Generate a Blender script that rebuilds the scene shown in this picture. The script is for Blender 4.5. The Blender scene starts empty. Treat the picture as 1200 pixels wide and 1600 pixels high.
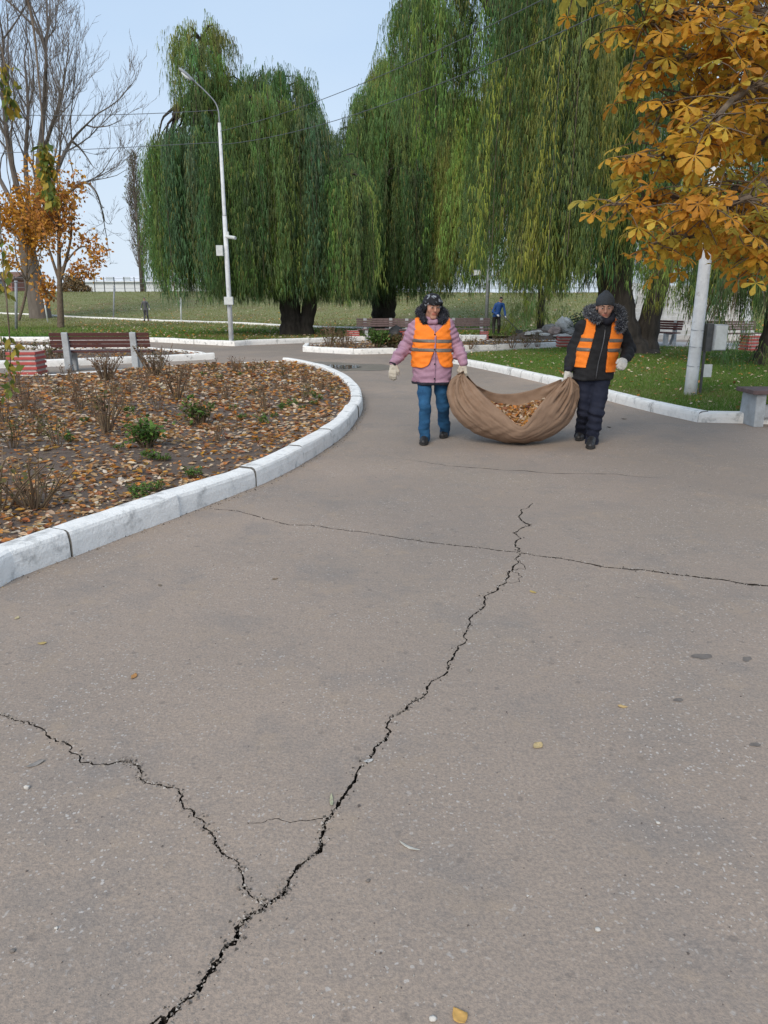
import bpy, math, random
import numpy as np
from mathutils import Vector, Matrix
from mathutils.geometry import delaunay_2d_cdt

rng = np.random.default_rng(7)
random.seed(7)
sc = bpy.context.scene
COL = sc.collection
PI = math.pi

# ------------------------------------------------------------------ camera, sky, sun, exposure
CAM_H = 1.5
PITCH = math.radians(15.95)
FOC = 1155.0                       # focal length in units of a 1200 x 1600 frame
cam = bpy.data.cameras.new('camera')
cam.sensor_fit = 'VERTICAL'; cam.sensor_height = 36.0; cam.lens = 36.0 * FOC / 1600.0
cam.clip_start = 0.05; cam.clip_end = 3000.0
cam_ob = bpy.data.objects.new('camera', cam); COL.objects.link(cam_ob)
cam_ob.location = (0, 0, CAM_H); cam_ob.rotation_euler = (math.radians(90) - PITCH, 0, 0)
sc.camera = cam_ob

world = bpy.data.worlds.new("World"); sc.world = world; world.use_nodes = True
wn = world.node_tree; bg = wn.nodes['Background']
SUN_EL, SUN_AZ = math.radians(38), math.radians(202)
sky = wn.nodes.new('ShaderNodeTexSky'); sky.sky_type = 'NISHITA'; sky.sun_disc = False
sky.sun_elevation = SUN_EL; sky.sun_rotation = SUN_AZ
sky.air_density = 1.0; sky.dust_density = 2.0; sky.ozone_density = 1.5
wtc = wn.nodes.new('ShaderNodeTexCoord')
wmap = wn.nodes.new('ShaderNodeMapping'); wmap.inputs['Scale'].default_value = (1, 1, 3.0)
wn.links.new(wtc.outputs['Generated'], wmap.inputs[0])
wno = wn.nodes.new('ShaderNodeTexNoise'); wno.inputs['Scale'].default_value = 1.6; wno.inputs['Detail'].default_value = 5
wn.links.new(wmap.outputs[0], wno.inputs['Vector'])
wcr = wn.nodes.new('ShaderNodeValToRGB')
wcr.color_ramp.elements[0].position = 0.3; wcr.color_ramp.elements[0].color = (3.05, 4.08, 5.5, 1)
wcr.color_ramp.elements[1].position = 0.75; wcr.color_ramp.elements[1].color = (3.6, 4.5, 5.6, 1)
wn.links.new(wno.outputs[0], wcr.inputs[0])
wmx = wn.nodes.new('ShaderNodeMixRGB'); wmx.inputs[0].default_value = 0.86     # thin even cloud over the sky
wn.links.new(sky.outputs[0], wmx.inputs[1]); wn.links.new(wcr.outputs[0], wmx.inputs[2])
wsx = wn.nodes.new('ShaderNodeSeparateXYZ'); wn.links.new(wtc.outputs['Generated'], wsx.inputs[0])
whz = wn.nodes.new('ShaderNodeMapRange'); whz.inputs['From Min'].default_value = 0.0; whz.inputs['From Max'].default_value = 0.28
whz.inputs['To Min'].default_value = 0.75; whz.inputs['To Max'].default_value = 0.0; wn.links.new(wsx.outputs['Z'], whz.inputs['Value'])
whm = wn.nodes.new('ShaderNodeMixRGB'); wn.links.new(whz.outputs[0], whm.inputs[0]); wn.links.new(wmx.outputs[0], whm.inputs[1]); whm.inputs[2].default_value = (4.6, 5.1, 5.6, 1)   # cloud layer thickens to white at the horizon
wn.links.new(whm.outputs[0], bg.inputs[0]); bg.inputs[1].default_value = 0.1

sun = bpy.data.lights.new('sun', 'SUN'); sun.energy = 1.5; sun.angle = math.radians(30); sun.color = (1.0, 0.91, 0.79)
sun_ob = bpy.data.objects.new('sun', sun); COL.objects.link(sun_ob)
_d = Vector((math.sin(SUN_AZ) * math.cos(SUN_EL), math.cos(SUN_AZ) * math.cos(SUN_EL), math.sin(SUN_EL)))
sun_ob.rotation_euler = _d.to_track_quat('Z', 'Y').to_euler()
sun_ob.location = (0, 0, 40)

sc.view_settings.view_transform = 'Standard'; sc.view_settings.look = 'None'
sc.view_settings.exposure = 0.80; sc.view_settings.gamma = 1.0; sc.view_settings.use_curve_mapping = False

# ------------------------------------------------------------------ where things stand
SP, CP = math.sin(PITCH), math.cos(PITCH)
def ray(u, v):
    a = (u - 600.0) / FOC; d = (v - 800.0) / FOC
    return np.array((a, CP - d * SP, -SP - d * CP))
def G(u, v, z=0.0):                # point on a level plane
    r = ray(u, v); t = (z - CAM_H) / r[2]
    return np.array((r[0] * t, r[1] * t, z))
def D(u, v, Y):                    # point at distance Y
    r = ray(u, v); t = Y / r[1]
    return np.array((r[0] * t, Y, CAM_H + r[2] * t))
def sstep(a, b, x):
    t = np.clip((x - a) / (b - a), 0, 1); return t * t * (3 - 2 * t)
def terrain(X, Y):
    X = np.asarray(X, float); Y = np.asarray(Y, float)
    k = sstep(-6, 8, X)
    foot = 48 * (1 - k) + 34 * k; top = 86 * (1 - k) + 58 * k; h = 2.35 * (1 - k) + 1.95 * k
    base = 0.10 + h * sstep(0, 1, np.clip((Y - foot) / (top - foot), 0, 1))
    base = base + 0.05 * np.sin(X * 0.31 + 1.3) * np.sin(Y * 0.23) * sstep(30, 40, Y)
    return base - 0.004 * np.clip(Y - top, 0, 1e9)
def T(u, v):                       # point on the far lawn
    r = ray(u, v); p = None
    for Y in np.arange(24, 140, 0.2):
        t = Y / r[1]; z = CAM_H + r[2] * t
        if z <= terrain(r[0] * t, Y):
            return np.array((r[0] * t, Y, float(terrain(r[0] * t, Y))))
    return D(u, v, 86)

# ------------------------------------------------------------------ mesh helpers
def mk_mesh(name, V, faces, col=None, smooth=False, mat_idx=None):
    V = np.ascontiguousarray(V, dtype=np.float32)
    faces = [np.asarray(f, dtype=np.int32) for f in faces if len(f)]
    me = bpy.data.meshes.new(name)
    loops = np.concatenate([f.ravel() for f in faces])
    tot = np.concatenate([np.full(len(f), f.shape[1], np.int32) for f in faces])
    start = np.concatenate([[0], np.cumsum(tot)[:-1]]).astype(np.int32)
    me.vertices.add(len(V)); me.vertices.foreach_set('co', V.ravel())
    me.loops.add(len(loops)); me.loops.foreach_set('vertex_index', loops)
    me.polygons.add(len(tot)); me.polygons.foreach_set('loop_start', start); me.polygons.foreach_set('loop_total', tot)
    me.polygons.foreach_set('use_smooth', np.full(len(tot), bool(smooth)))
    if mat_idx is not None: me.polygons.foreach_set('material_index', np.asarray(mat_idx, np.int32))
    me.update(calc_edges=True)
    if col is not None:
        a = me.attributes.new('Col', 'FLOAT_COLOR', 'POINT')
        c = np.ones((len(V), 4), np.float32); c[:, :3] = col
        a.data.foreach_set('color', c.ravel())
    return me

class MB:
    def __init__(s): s.V = []; s.F = {}; s.C = []; s.n = 0
    def add(s, V, F, col=None):
        V = np.asarray(V, float).reshape(-1, 3)
        for f in (F if isinstance(F, list) else [F]):
            f = np.asarray(f, int); f = f[None] if f.ndim == 1 else f
            if len(f): s.F.setdefault(f.shape[1], []).append(f + s.n)
        s.V.append(V)
        if col is not None: s.C.append(np.broadcast_to(np.asarray(col, float), (len(V), 3)))
        s.n += len(V); return s
    def box(s, c, size, rz=0.0, col=None, taper=1.0):
        hx, hy, hz = np.array(size) / 2.0
        P = np.array([[x * (taper if z > 0 else 1), y * (taper if z > 0 else 1), z] for x in (-hx, hx) for y in (-hy, hy) for z in (-hz, hz)])
        cr, sr = math.cos(rz), math.sin(rz)
        P = np.c_[P[:, 0] * cr - P[:, 1] * sr, P[:, 0] * sr + P[:, 1] * cr, P[:, 2]] + np.array(c)
        return s.add(P, [[0, 1, 3, 2], [4, 6, 7, 5], [0, 4, 5, 1], [2, 3, 7, 6], [0, 2, 6, 4], [1, 5, 7, 3]], col)
    def tube(s, P, R, k=6, col=None, cap=True):
        P = np.asarray(P, float); n = len(P); R = np.broadcast_to(np.asarray(R, float), (n,))
        t = np.gradient(P, axis=0); t /= np.linalg.norm(t, axis=1)[:, None] + 1e-9
        m = t.mean(0); ref = np.eye(3)[np.argmin(np.abs(m))]
        u = np.cross(t, ref); u /= np.linalg.norm(u, axis=1)[:, None] + 1e-9
        w = np.cross(t, u)
        a = np.arange(k) * 2 * PI / k
        V = P[:, None] + R[:, None, None] * (np.cos(a)[None, :, None] * u[:, None] + np.sin(a)[None, :, None] * w[:, None])
        i = np.arange(n - 1)[:, None] * k; j = np.arange(k)[None]; j2 = (j + 1) % k
        F = np.stack([i + j, i + j2, i + k + j2, i + k + j], -1).reshape(-1, 4)
        fs = [F]
        if cap: fs += [np.arange(k)[::-1][None], (np.arange(k) + (n - 1) * k)[None]]
        return s.add(V.reshape(-1, 3), fs, col)
    def mesh(s, name, smooth=False):
        V = np.concatenate(s.V); F = [np.concatenate(v) for v in s.F.values()]
        return mk_mesh(name, V, F, np.concatenate(s.C) if s.C else None, smooth)

def wloc(o):
    return o.location + (wloc(o.parent) if o.parent else Vector((0, 0, 0)))
def put(name, me, mat, parent=None, label=None, cat=None, group=None, kind=None, origin=None, bevel=0):
    o = bpy.data.objects.new(name, me); COL.objects.link(o)
    if mat is not None and me is not None and not me.materials: me.materials.append(mat)
    if origin is not None:
        me.transform(Matrix.Translation(-Vector([float(v) for v in origin]))); o.location = [float(v) for v in origin]
    if parent is not None:                                  # shape given in place: undo the thing's own place
        o.parent = parent
        o.location = (Vector([float(v) for v in origin]) if origin is not None else Vector((0, 0, 0))) - wloc(parent)
    tag(o, label, cat, group, kind)
    if bevel:
        b = o.modifiers.new('b', 'BEVEL'); b.width = bevel; b.segments = 2; b.limit_method = 'ANGLE'
    return o
def tag(o, label=None, cat=None, group=None, kind=None):
    if label: o['label'] = label
    if cat: o['category'] = cat
    if group: o['group'] = group
    if kind: o['kind'] = kind
    return o
def empty(name, loc, label, cat, group=None, rz=0.0):
    o = bpy.data.objects.new(name, None); COL.objects.link(o); o.empty_display_size = 0.1
    o.location = [float(v) for v in loc]; o.rotation_euler = (0, 0, rz)
    return tag(o, label, cat, group)
def local(name, me, mat, parent, bevel=0, loc=(0, 0, 0), rot=(0, 0, 0)):    # part given in its thing's own axes
    o = bpy.data.objects.new(name, me); COL.objects.link(o)
    if not me.materials: me.materials.append(mat)
    o.parent = parent; o.location = loc; o.rotation_euler = rot
    if bevel:
        b = o.modifiers.new('b', 'BEVEL'); b.width = bevel; b.segments = 2; b.limit_method = 'ANGLE'
    return o
def inpoly(P, poly):
    x, y = P[:, 0], P[:, 1]; r = np.zeros(len(P), bool); n = len(poly)
    for i in range(n):
        x0, y0 = poly[i][:2]; x1, y1 = poly[(i + 1) % n][:2]
        if y0 == y1: continue
        c = ((y0 > y) != (y1 > y)) & (x < (x1 - x0) * (y - y0) / (y1 - y0) + x0)
        r ^= c
    return r
def catmull(P, n=8, closed=False):
    P = np.asarray(P, float); out = []
    m = len(P)
    for i in range(m if closed else m - 1):
        a, b, c, d = (P[(i - 1) % m], P[i % m], P[(i + 1) % m], P[(i + 2) % m]) if closed else (P[max(i - 1, 0)], P[i], P[i + 1], P[min(i + 2, m - 1)])
        for t in np.arange(n) / n:
            out.append(0.5 * (2 * b + (c - a) * t + (2 * a - 5 * b + 4 * c - d) * t * t + (3 * b - a - 3 * c + d) * t ** 3))
    if not closed: out.append(P[-1])
    return np.array(out)
def resample(P, step):
    P = np.asarray(P, float); L = np.r_[0, np.cumsum(np.linalg.norm(np.diff(P, axis=0), axis=1))]
    n = max(2, int(round(L[-1] / step)) + 1); s = np.linspace(0, L[-1], n)
    return np.c_[[np.interp(s, L, P[:, k]) for k in range(P.shape[1])]].T
def wob(X, Y, f=1.0, seed=0):
    r = np.random.default_rng(seed); s = np.zeros_like(np.asarray(X, float))
    for k in range(6):
        a = r.uniform(0, 2 * PI); q = f * 1.5 ** k; s = s + np.sin((X * math.cos(a) + Y * math.sin(a)) * q + r.uniform(0, 6)) * 0.7 ** k
    return s / 2.4
def fill_poly(poly, step, zf):
    poly = np.asarray(poly, float)[:, :2]
    x0, y0 = poly.min(0); x1, y1 = poly.max(0)
    gx, gy = np.meshgrid(np.arange(x0, x1, step), np.arange(y0, y1, step)); P = np.c_[gx.ravel(), gy.ravel()]
    P += rng.uniform(-.3, .3, P.shape) * step; P = P[inpoly(P, poly)]
    pts = [Vector(p) for p in np.r_[poly, P].tolist()]
    area = np.sum(poly[:, 0] * np.roll(poly[:, 1], -1) - np.roll(poly[:, 0], -1) * poly[:, 1])
    f = list(range(len(poly)));  f = f if area > 0 else f[::-1]
    v, e, fs, *_ = delaunay_2d_cdt(pts, [], [f], 1, 1e-5)
    V = np.array([(a.x, a.y) for a in v]); tri = np.array([q for q in fs if len(q) == 3])
    return np.c_[V, zf(V[:, 0], V[:, 1])], tri

# ------------------------------------------------------------------ materials
def mat(name, c1, c2=None, scale=5.0, rough=0.85, detail=6, bump=0.0, bscale=None, attr=False, trans=0.0, spec=0.3, ramp=(0.35, 0.65),
        c3=None, s3=1.0, r3=(0.5, 0.7), stretch=None, metal=0.0, coat=0.0):
    m = bpy.data.materials.new(name); m.use_nodes = True; nt = m.node_tree; N = nt.nodes; L = nt.links
    b = N['Principled BSDF']; b.inputs['Roughness'].default_value = rough; b.inputs['Metallic'].default_value = metal
    b.inputs['Specular IOR Level'].default_value = spec
    geo = N.new('ShaderNodeNewGeometry'); pos = geo.outputs['Position']
    if stretch:
        mp = N.new('ShaderNodeMapping'); mp.inputs['Scale'].default_value = stretch; L.new(pos, mp.inputs[0]); pos = mp.outputs[0]
    def noise(s, d=detail):
        n = N.new('ShaderNodeTexNoise'); n.inputs['Scale'].default_value = s; n.inputs['Detail'].default_value = d
        n.inputs['Roughness'].default_value = 0.65; L.new(pos, n.inputs['Vector']); return n
    def rampn(src, lo, hi):
        r = N.new('ShaderNodeMapRange'); r.inputs['From Min'].default_value = lo; r.inputs['From Max'].default_value = hi; L.new(src, r.inputs['Value']); return r.outputs[0]
    def mix(f, a, bb, mode='MIX'):
        x = N.new('ShaderNodeMixRGB'); x.blend_type = mode
        if isinstance(f, float): x.inputs[0].default_value = f
        else: L.new(f, x.inputs[0])
        for i, q in ((1, a), (2, bb)):
            if isinstance(q, tuple): x.inputs[i].default_value = (*q, 1)
            else: L.new(q, x.inputs[i])
        return x.outputs[0]
    col = None
    if attr:
        at = N.new('ShaderNodeAttribute'); at.attribute_name = 'Col'; col = at.outputs['Color']
        if c2 is not None:
            col = mix(rampn(noise(scale).outputs[0], *ramp), col, mix(1.0, col, c2, 'MULTIPLY'))
    elif c2 is not None:
        col = mix(rampn(noise(scale).outputs[0], *ramp), c1, c2)
    if c3 is not None:
        col = mix(rampn(noise(s3).outputs[0], *r3), col if col is not None else c1, c3)
    if col is None: b.inputs['Base Color'].default_value = (*c1, 1)
    else: L.new(col, b.inputs['Base Color'])
    if bump:
        bn = N.new('ShaderNodeBump'); bn.inputs['Strength'].default_value = bump; bn.inputs['Distance'].default_value = 0.02
        L.new(noise(bscale or scale * 3).outputs[0], bn.inputs['Height']); L.new(bn.outputs[0], b.inputs['Normal'])
    if trans:
        tr = N.new('ShaderNodeBsdfTranslucent')
        if col is None: tr.inputs[0].default_value = (*c1, 1)
        else: L.new(col, tr.inputs[0])
        mx = N.new('ShaderNodeMixShader'); mx.inputs[0].default_value = trans
        L.new(b.outputs[0], mx.inputs[1]); L.new(tr.outputs[0], mx.inputs[2]); L.new(mx.outputs[0], N['Material Output'].inputs[0])
    return m

M = {}
M['kerb'] = mat('whitewashed_kerb', (0.85, 0.83, 0.79), (0.70, 0.69, 0.66), 9, 0.9, bump=0.45, bscale=50, c3=(0.35, 0.345, 0.33), s3=4.5, r3=(0.56, 0.72), ramp=(0.45, 0.7))
M['soil'] = mat('dark_soil', (0.10, 0.072, 0.055), (0.16, 0.12, 0.095), 6, 0.95, bump=0.8, bscale=40)
M['crack'] = mat('crack_dirt_and_shade', (0.02, 0.017, 0.014), (0.04, 0.03, 0.022), 30, 0.95, bump=0.5, bscale=200)  # dirt on the crack floor; on the walls the dark colour is painted shade
M['leaf'] = mat('dry_leaf', (0.3, 0.2, 0.1), attr=True, rough=0.8, trans=0.25, spec=0.2)
M['willow'] = mat('willow_leaf', (0.1, 0.2, 0.1), attr=True, rough=0.65, trans=0.3, spec=0.25)
M['chest'] = mat('chestnut_leaf', (0.4, 0.2, 0.04), (0.72, 0.55, 0.40), 30, attr=True, rough=0.6, trans=0.55, spec=0.3, ramp=(0.52, 0.72))
M['grassb'] = mat('grass_blade', (0.1, 0.2, 0.05), attr=True, rough=0.7, trans=0.3, spec=0.2)
M['lawn'] = mat('lawn_ground', (0.15, 0.17, 0.055), (0.22, 0.205, 0.09), 0.9, 0.95, bump=0.5, bscale=25, c3=(0.17, 0.12, 0.06), s3=0.35, r3=(0.52, 0.72))
M['bark'] = mat('dark_bark', (0.030, 0.025, 0.021), (0.065, 0.055, 0.045), 9, 0.95, bump=1.0, bscale=14, stretch=(1, 1, 0.2))
M['barkg'] = mat('grey_bark', (0.115, 0.095, 0.082), (0.17, 0.145, 0.125), 5, 0.9, bump=0.8, bscale=12, stretch=(1, 1, 0.25))
M['barkb'] = mat('brown_bark', (0.11, 0.08, 0.06), (0.18, 0.14, 0.10), 9, 0.9, bump=0.6, bscale=25)
M['polewhite'] = mat('whitewashed_post', (0.72, 0.74, 0.75), (0.52, 0.53, 0.54), 4, 0.85, bump=0.25, bscale=40, c3=(0.33, 0.31, 0.29), s3=6, r3=(0.62, 0.74))
M['metalgrey'] = mat('grey_painted_metal', (0.30, 0.32, 0.34), (0.22, 0.23, 0.25), 8, 0.5, spec=0.4)
M['metaldark'] = mat('dark_metal', (0.05, 0.055, 0.06), (0.09, 0.09, 0.09), 8, 0.5)
M['boxwhite'] = mat('white_box', (0.66, 0.68, 0.67), (0.5, 0.52, 0.5), 7, 0.6)
M['concrete'] = mat('painted_concrete', (0.46, 0.48, 0.49), (0.34, 0.35, 0.35), 7, 0.9, bump=0.4, bscale=50, c3=(0.22, 0.215, 0.20), s3=5, r3=(0.6, 0.75))
M['concpale'] = mat('pale_concrete', (0.46, 0.44, 0.42), (0.36, 0.345, 0.33), 3, 0.9, bump=0.3, bscale=40, c3=(0.27, 0.25, 0.23), s3=1.3, r3=(0.55, 0.75))
M['plank'] = mat('brown_painted_wood', (0.105, 0.038, 0.032), (0.075, 0.028, 0.024), 10, 0.55, bump=0.3, bscale=40, stretch=(1, 6, 6))
M['plankg'] = mat('faded_brown_wood', (0.17, 0.115, 0.11), (0.11, 0.075, 0.07), 10, 0.6, bump=0.3, bscale=40)
M['red'] = mat('faded_red_paint', (0.50, 0.085, 0.07), (0.38, 0.09, 0.08), 12, 0.7, bump=0.2, bscale=60)
M['binwhite'] = mat('dirty_white_paint', (0.55, 0.50, 0.47), (0.42, 0.36, 0.33), 12, 0.8)
M['wire'] = mat('cable', (0.10, 0.11, 0.12), rough=0.6)
M['glass'] = mat('lamp_glass', (0.6, 0.62, 0.6), rough=0.2)
M['stone'] = mat('boulder', (0.36, 0.33, 0.30), (0.17, 0.16, 0.15), 3, 0.9, bump=0.8, bscale=14)
M['stonep'] = mat('pink_boulder', (0.45, 0.33, 0.28), (0.30, 0.22, 0.19), 4, 0.9, bump=0.8, bscale=14)
M['stonew'] = mat('white_boulder', (0.66, 0.62, 0.56), (0.42, 0.39, 0.35), 3, 0.9, bump=0.8, bscale=14)
M['wallwhite'] = mat('white_wall', (0.72, 0.74, 0.76), (0.62, 0.64, 0.67), 0.2, 0.9)
M['roofbrown'] = mat('brown_roof', (0.20, 0.11, 0.08), (0.15, 0.09, 0.07), 1, 0.9)
M['brick'] = mat('red_brick', (0.34, 0.15, 0.11), (0.28, 0.13, 0.1), 2, 0.9)
M['win'] = mat('window_glass', (0.06, 0.07, 0.09), rough=0.15, spec=0.6)
M['stem'] = mat('dry_stem', (0.14, 0.085, 0.06), (0.20, 0.15, 0.085), 14, 0.85)
M['grit'] = mat('grit', (0.3, 0.3, 0.3), attr=True, rough=0.8)

def asphalt():
    m = bpy.data.materials.new('weathered_asphalt'); m.use_nodes = True; nt = m.node_tree; N = nt.nodes; L = nt.links
    b = N['Principled BSDF']; b.inputs['Roughness'].default_value = 0.88; b.inputs['Specular IOR Level'].default_value = 0.25
    geo = N.new('ShaderNodeNewGeometry'); pos = geo.outputs['Position']
    def noise(s, d=5, r=0.6):
        n = N.new('ShaderNodeTexNoise'); n.inputs['Scale'].default_value = s; n.inputs['Detail'].default_value = d; n.inputs['Roughness'].default_value = r
        L.new(pos, n.inputs['Vector']); return n.outputs[0]
    def rng_(src, lo, hi, a=0.0, c=1.0):
        r = N.new('ShaderNodeMapRange'); r.inputs['From Min'].default_value = lo; r.inputs['From Max'].default_value = hi
        r.inputs['To Min'].default_value = a; r.inputs['To Max'].default_value = c; L.new(src, r.inputs['Value']); return r.outputs[0]
    def mix(f, a, c, mode='MIX'):
        x = N.new('ShaderNodeMixRGB'); x.blend_type = mode
        if isinstance(f, float): x.inputs[0].default_value = f
        else: L.new(f, x.inputs[0])
        for i, q in ((1, a), (2, c)):
            if isinstance(q, tuple): x.inputs[i].default_value = (*q, 1)
            else: L.new(q, x.inputs[i])
        return x.outputs[0]
    c = mix(rng_(noise(0.45, 6), 0.38, 0.64), (0.385, 0.300, 0.236), (0.312, 0.250, 0.202))
    c = mix(rng_(noise(0.22, 3), 0.5, 0.68), c, (0.375, 0.300, 0.232))                       # sandy dust
    c = mix(rng_(noise(1.7, 7, 0.7), 0.50, 0.72, 0, 0.7), c, (0.22, 0.20, 0.185))           # worn darker areas
    c = mix(rng_(noise(0.16, 3), 0.45, 0.60, 0, 0.65), c, (0.24, 0.205, 0.175))                   # older, greyer zones
    c = mix(rng_(noise(9, 5, 0.7), 0.60, 0.72, 0, 0.5), c, (0.16, 0.145, 0.135))             # blotches
    c = mix(rng_(noise(90, 4, 0.75), 0.42, 0.62, 0, 0.5), c, (0.15, 0.135, 0.125))            # binder between grains
    dn = N.new('ShaderNodeTexNoise'); dn.inputs['Scale'].default_value = 26; dn.inputs['Detail'].default_value = 3; L.new(pos, dn.inputs['Vector'])
    da = N.new('ShaderNodeMixRGB'); da.blend_type = 'ADD'; da.inputs[0].default_value = 0.035; L.new(pos, da.inputs[1]); L.new(dn.outputs[1], da.inputs[2]);
    v = N.new('ShaderNodeTexVoronoi'); v.inputs['Scale'].default_value = 85; L.new(da.outputs[0], v.inputs['Vector'])
    h = N.new('ShaderNodeSeparateColor'); L.new(v.outputs['Color'], h.inputs[0])
    g1 = rng_(h.outputs[0], 0.80, 0.86); g2 = rng_(v.outputs['Distance'], 0.42, 0.30)
    gm = N.new('ShaderNodeMath'); gm.operation = 'MULTIPLY'; L.new(g1, gm.inputs[0]); L.new(g2, gm.inputs[1])
    gs = N.new('ShaderNodeMath'); gs.operation = 'MULTIPLY'; L.new(gm.outputs[0], gs.inputs[0]); L.new(rng_(noise(1.4, 4), 0.42, 0.62, 0.12, 0.8), gs.inputs[1])
    c = mix(gs.outputs[0], c, (0.52, 0.48, 0.44))                                             # pale stone grains
    v2 = N.new('ShaderNodeTexVoronoi'); v2.inputs['Scale'].default_value = 19; L.new(da.outputs[0], v2.inputs['Vector'])
    h2 = N.new('ShaderNodeSeparateColor'); L.new(v2.outputs['Color'], h2.inputs[0])
    k1 = rng_(h2.outputs[1], 0.93, 0.95); k2 = rng_(v2.outputs['Distance'], 0.30, 0.18)
    km = N.new('ShaderNodeMath'); km.operation = 'MULTIPLY'; L.new(k1, km.inputs[0]); L.new(k2, km.inputs[1])
    ks = N.new('ShaderNodeMath'); ks.operation = 'MULTIPLY'; L.new(km.outputs[0], ks.inputs[0]); ks.inputs[1].default_value = 0.32
    c = mix(ks.outputs[0], c, (0.09, 0.08, 0.075))                                          # dark pits
    v3 = N.new('ShaderNodeTexVoronoi'); v3.inputs['Scale'].default_value = 42; L.new(da.outputs[0], v3.inputs['Vector'])
    h3 = N.new('ShaderNodeSeparateColor'); L.new(v3.outputs['Color'], h3.inputs[0])
    s1 = rng_(h3.outputs[2], 0.90, 0.93); s2 = rng_(v3.outputs['Distance'], 0.36, 0.22)
    sm = N.new('ShaderNodeMath'); sm.operation = 'MULTIPLY'; L.new(s1, sm.inputs[0]); L.new(s2, sm.inputs[1])
    sz = N.new('ShaderNodeMath'); sz.operation = 'MULTIPLY'; L.new(sm.outputs[0], sz.inputs[0]); L.new(rng_(noise(0.9, 4), 0.45, 0.65, 0.05, 0.75), sz.inputs[1])
    c = mix(sz.outputs[0], c, (0.50, 0.46, 0.42))                                            # larger exposed stones
    c = mix(rng_(noise(3.6, 6, 0.7), 0.55, 0.75, 0, 0.5), c, (0.40, 0.30, 0.21))              # drifts of brown dust
    c = mix(rng_(noise(28, 5, 0.75), 0.54, 0.70, 0, 0.45), c, (0.17, 0.15, 0.135))            # fine dark mottling
    L.new(c, b.inputs['Base Color'])
    ad = N.new('ShaderNodeMath'); ad.operation = 'ADD'; L.new(noise(180, 3, 0.7), ad.inputs[0]); L.new(rng_(noise(16, 4), 0.3, 0.7, 0, 1.2), ad.inputs[1])
    bn = N.new('ShaderNodeBump'); bn.inputs['Strength'].default_value = 0.42; bn.inputs['Distance'].default_value = 0.006
    L.new(ad.outputs[0], bn.inputs['Height']); L.new(bn.outputs[0], b.inputs['Normal'])
    return m
M['asphalt'] = asphalt()

# ================================================================== THE SETTING
# ------------------------------------------------------------------ asphalt with real cracks
def rough_line(P, amp, it=4, seed=0):
    r = np.random.default_rng(seed); P = np.asarray(P, float)
    for k in range(it):
        d = np.diff(P, axis=0); n = np.c_[-d[:, 1], d[:, 0]]; L = np.linalg.norm(d, axis=1)[:, None]
        mid = (P[:-1] + P[1:]) / 2 + n * r.normal(0, amp, (len(d), 1)) * (L > 0.02)
        Q = np.empty((len(P) + len(mid), 2)); Q[0::2] = P; Q[1::2] = mid; P = Q
    return P
def crack_poly(px, widths, seed, amp=0.11, it=4):
    P = rough_line([G(*p)[:2] for p in px], amp, it, seed)
    L = np.r_[0, np.cumsum(np.linalg.norm(np.diff(P, axis=0), axis=1))]; s = L / L[-1]
    r = np.random.default_rng(seed + 50)
    w = np.interp(s, np.linspace(0, 1, len(widths)), widths) * r.uniform(0.45, 1.5, len(P)); w[0] = w[-1] = 0.0006
    t = np.gradient(P, axis=0); t /= np.linalg.norm(t, axis=1)[:, None]; n = np.c_[-t[:, 1], t[:, 0]]
    return np.r_[P - n * w[:, None] / 2, (P + n * w[:, None] / 2)[::-1]]
cracks = [
    crack_poly([(170, 1660), (262, 1590), (310, 1548), (345, 1495), (370, 1450), (405, 1425), (440, 1400), (450, 1375), (500, 1330), (505, 1290), (520, 1270),
                (550, 1225), (585, 1175), (610, 1125), (640, 1100), (665, 1085), (700, 1045), (715, 1010), (735, 965), (760, 930), (790, 905), (812, 868),
                (805, 850), (828, 820), (833, 785)], [.014, .012, .0095, .0085, .0085, .010, .011, .012, .005], 1),
    crack_poly([(-40, 1108), (0, 1117), (45, 1128), (110, 1165), (185, 1190), (210, 1195), (220, 1218), (260, 1230), (300, 1265), (330, 1300), (350, 1335),
                (380, 1385), (411, 1416)], [.006, .007, .006, .007, .006, .007], 2),
    crack_poly([(330, 795), (400, 806), (500, 822), (620, 840), (740, 855), (808, 863), (900, 877), (1000, 890), (1100, 903), (1210, 916), (1300, 930)],
               [.008, .009, .009, .010, .014, .019, .024], 3, 0.05),
    crack_poly([(620, 716), (730, 730), (880, 740), (1045, 747)], [.004, .012, .014, .004], 4, 0.05),
    crack_poly([(385, 1288), (430, 1279), (470, 1282), (506, 1279)], [.002, .003, .003], 5, 0.10),
    crack_poly([(228, 1612), (240, 1598), (262, 1592)], [.007, .006, .005], 6, 0.2),
    crack_poly([(792, 1600 - 690), (800, 890), (806, 872)], [.004, .006, .005], 8, 0.2),
]
outer = np.array([(-900, -60), (900, -60), (900, 1500), (-900, 1500)], float)
pts, fcs = [Vector(p) for p in outer.tolist()], [[0, 1, 2, 3]]
for c in cracks:
    k = len(pts); pts += [Vector(p) for p in c.tolist()]; idx = list(range(k, k + len(c)))
    ar = np.sum(c[:, 0] * np.roll(c[:, 1], -1) - np.roll(c[:, 0], -1) * c[:, 1]); fcs.append(idx if ar > 0 else idx[::-1])
v, e, fs, ov, oe, of = delaunay_2d_cdt(pts, [], fcs, 1, 1e-6)
V2 = np.array([(a.x, a.y) for a in v]); solid = []; hole = []
for f, o in zip(fs, of):
    (hole if any(q > 0 for q in o) else solid).append(f)
V3 = np.c_[V2, np.zeros(len(V2))]
edges = {}
for f in hole:
    for i in range(len(f)):
        a, b = f[i], f[(i + 1) % len(f)]
        if (b, a) in edges: del edges[(b, a)]
        else: edges[(a, b)] = 1
nv = len(V3); low = V3.copy(); low[:, 2] = -0.05
walls = [(a, b, b + nv, a + nv) for a, b in edges]
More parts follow.
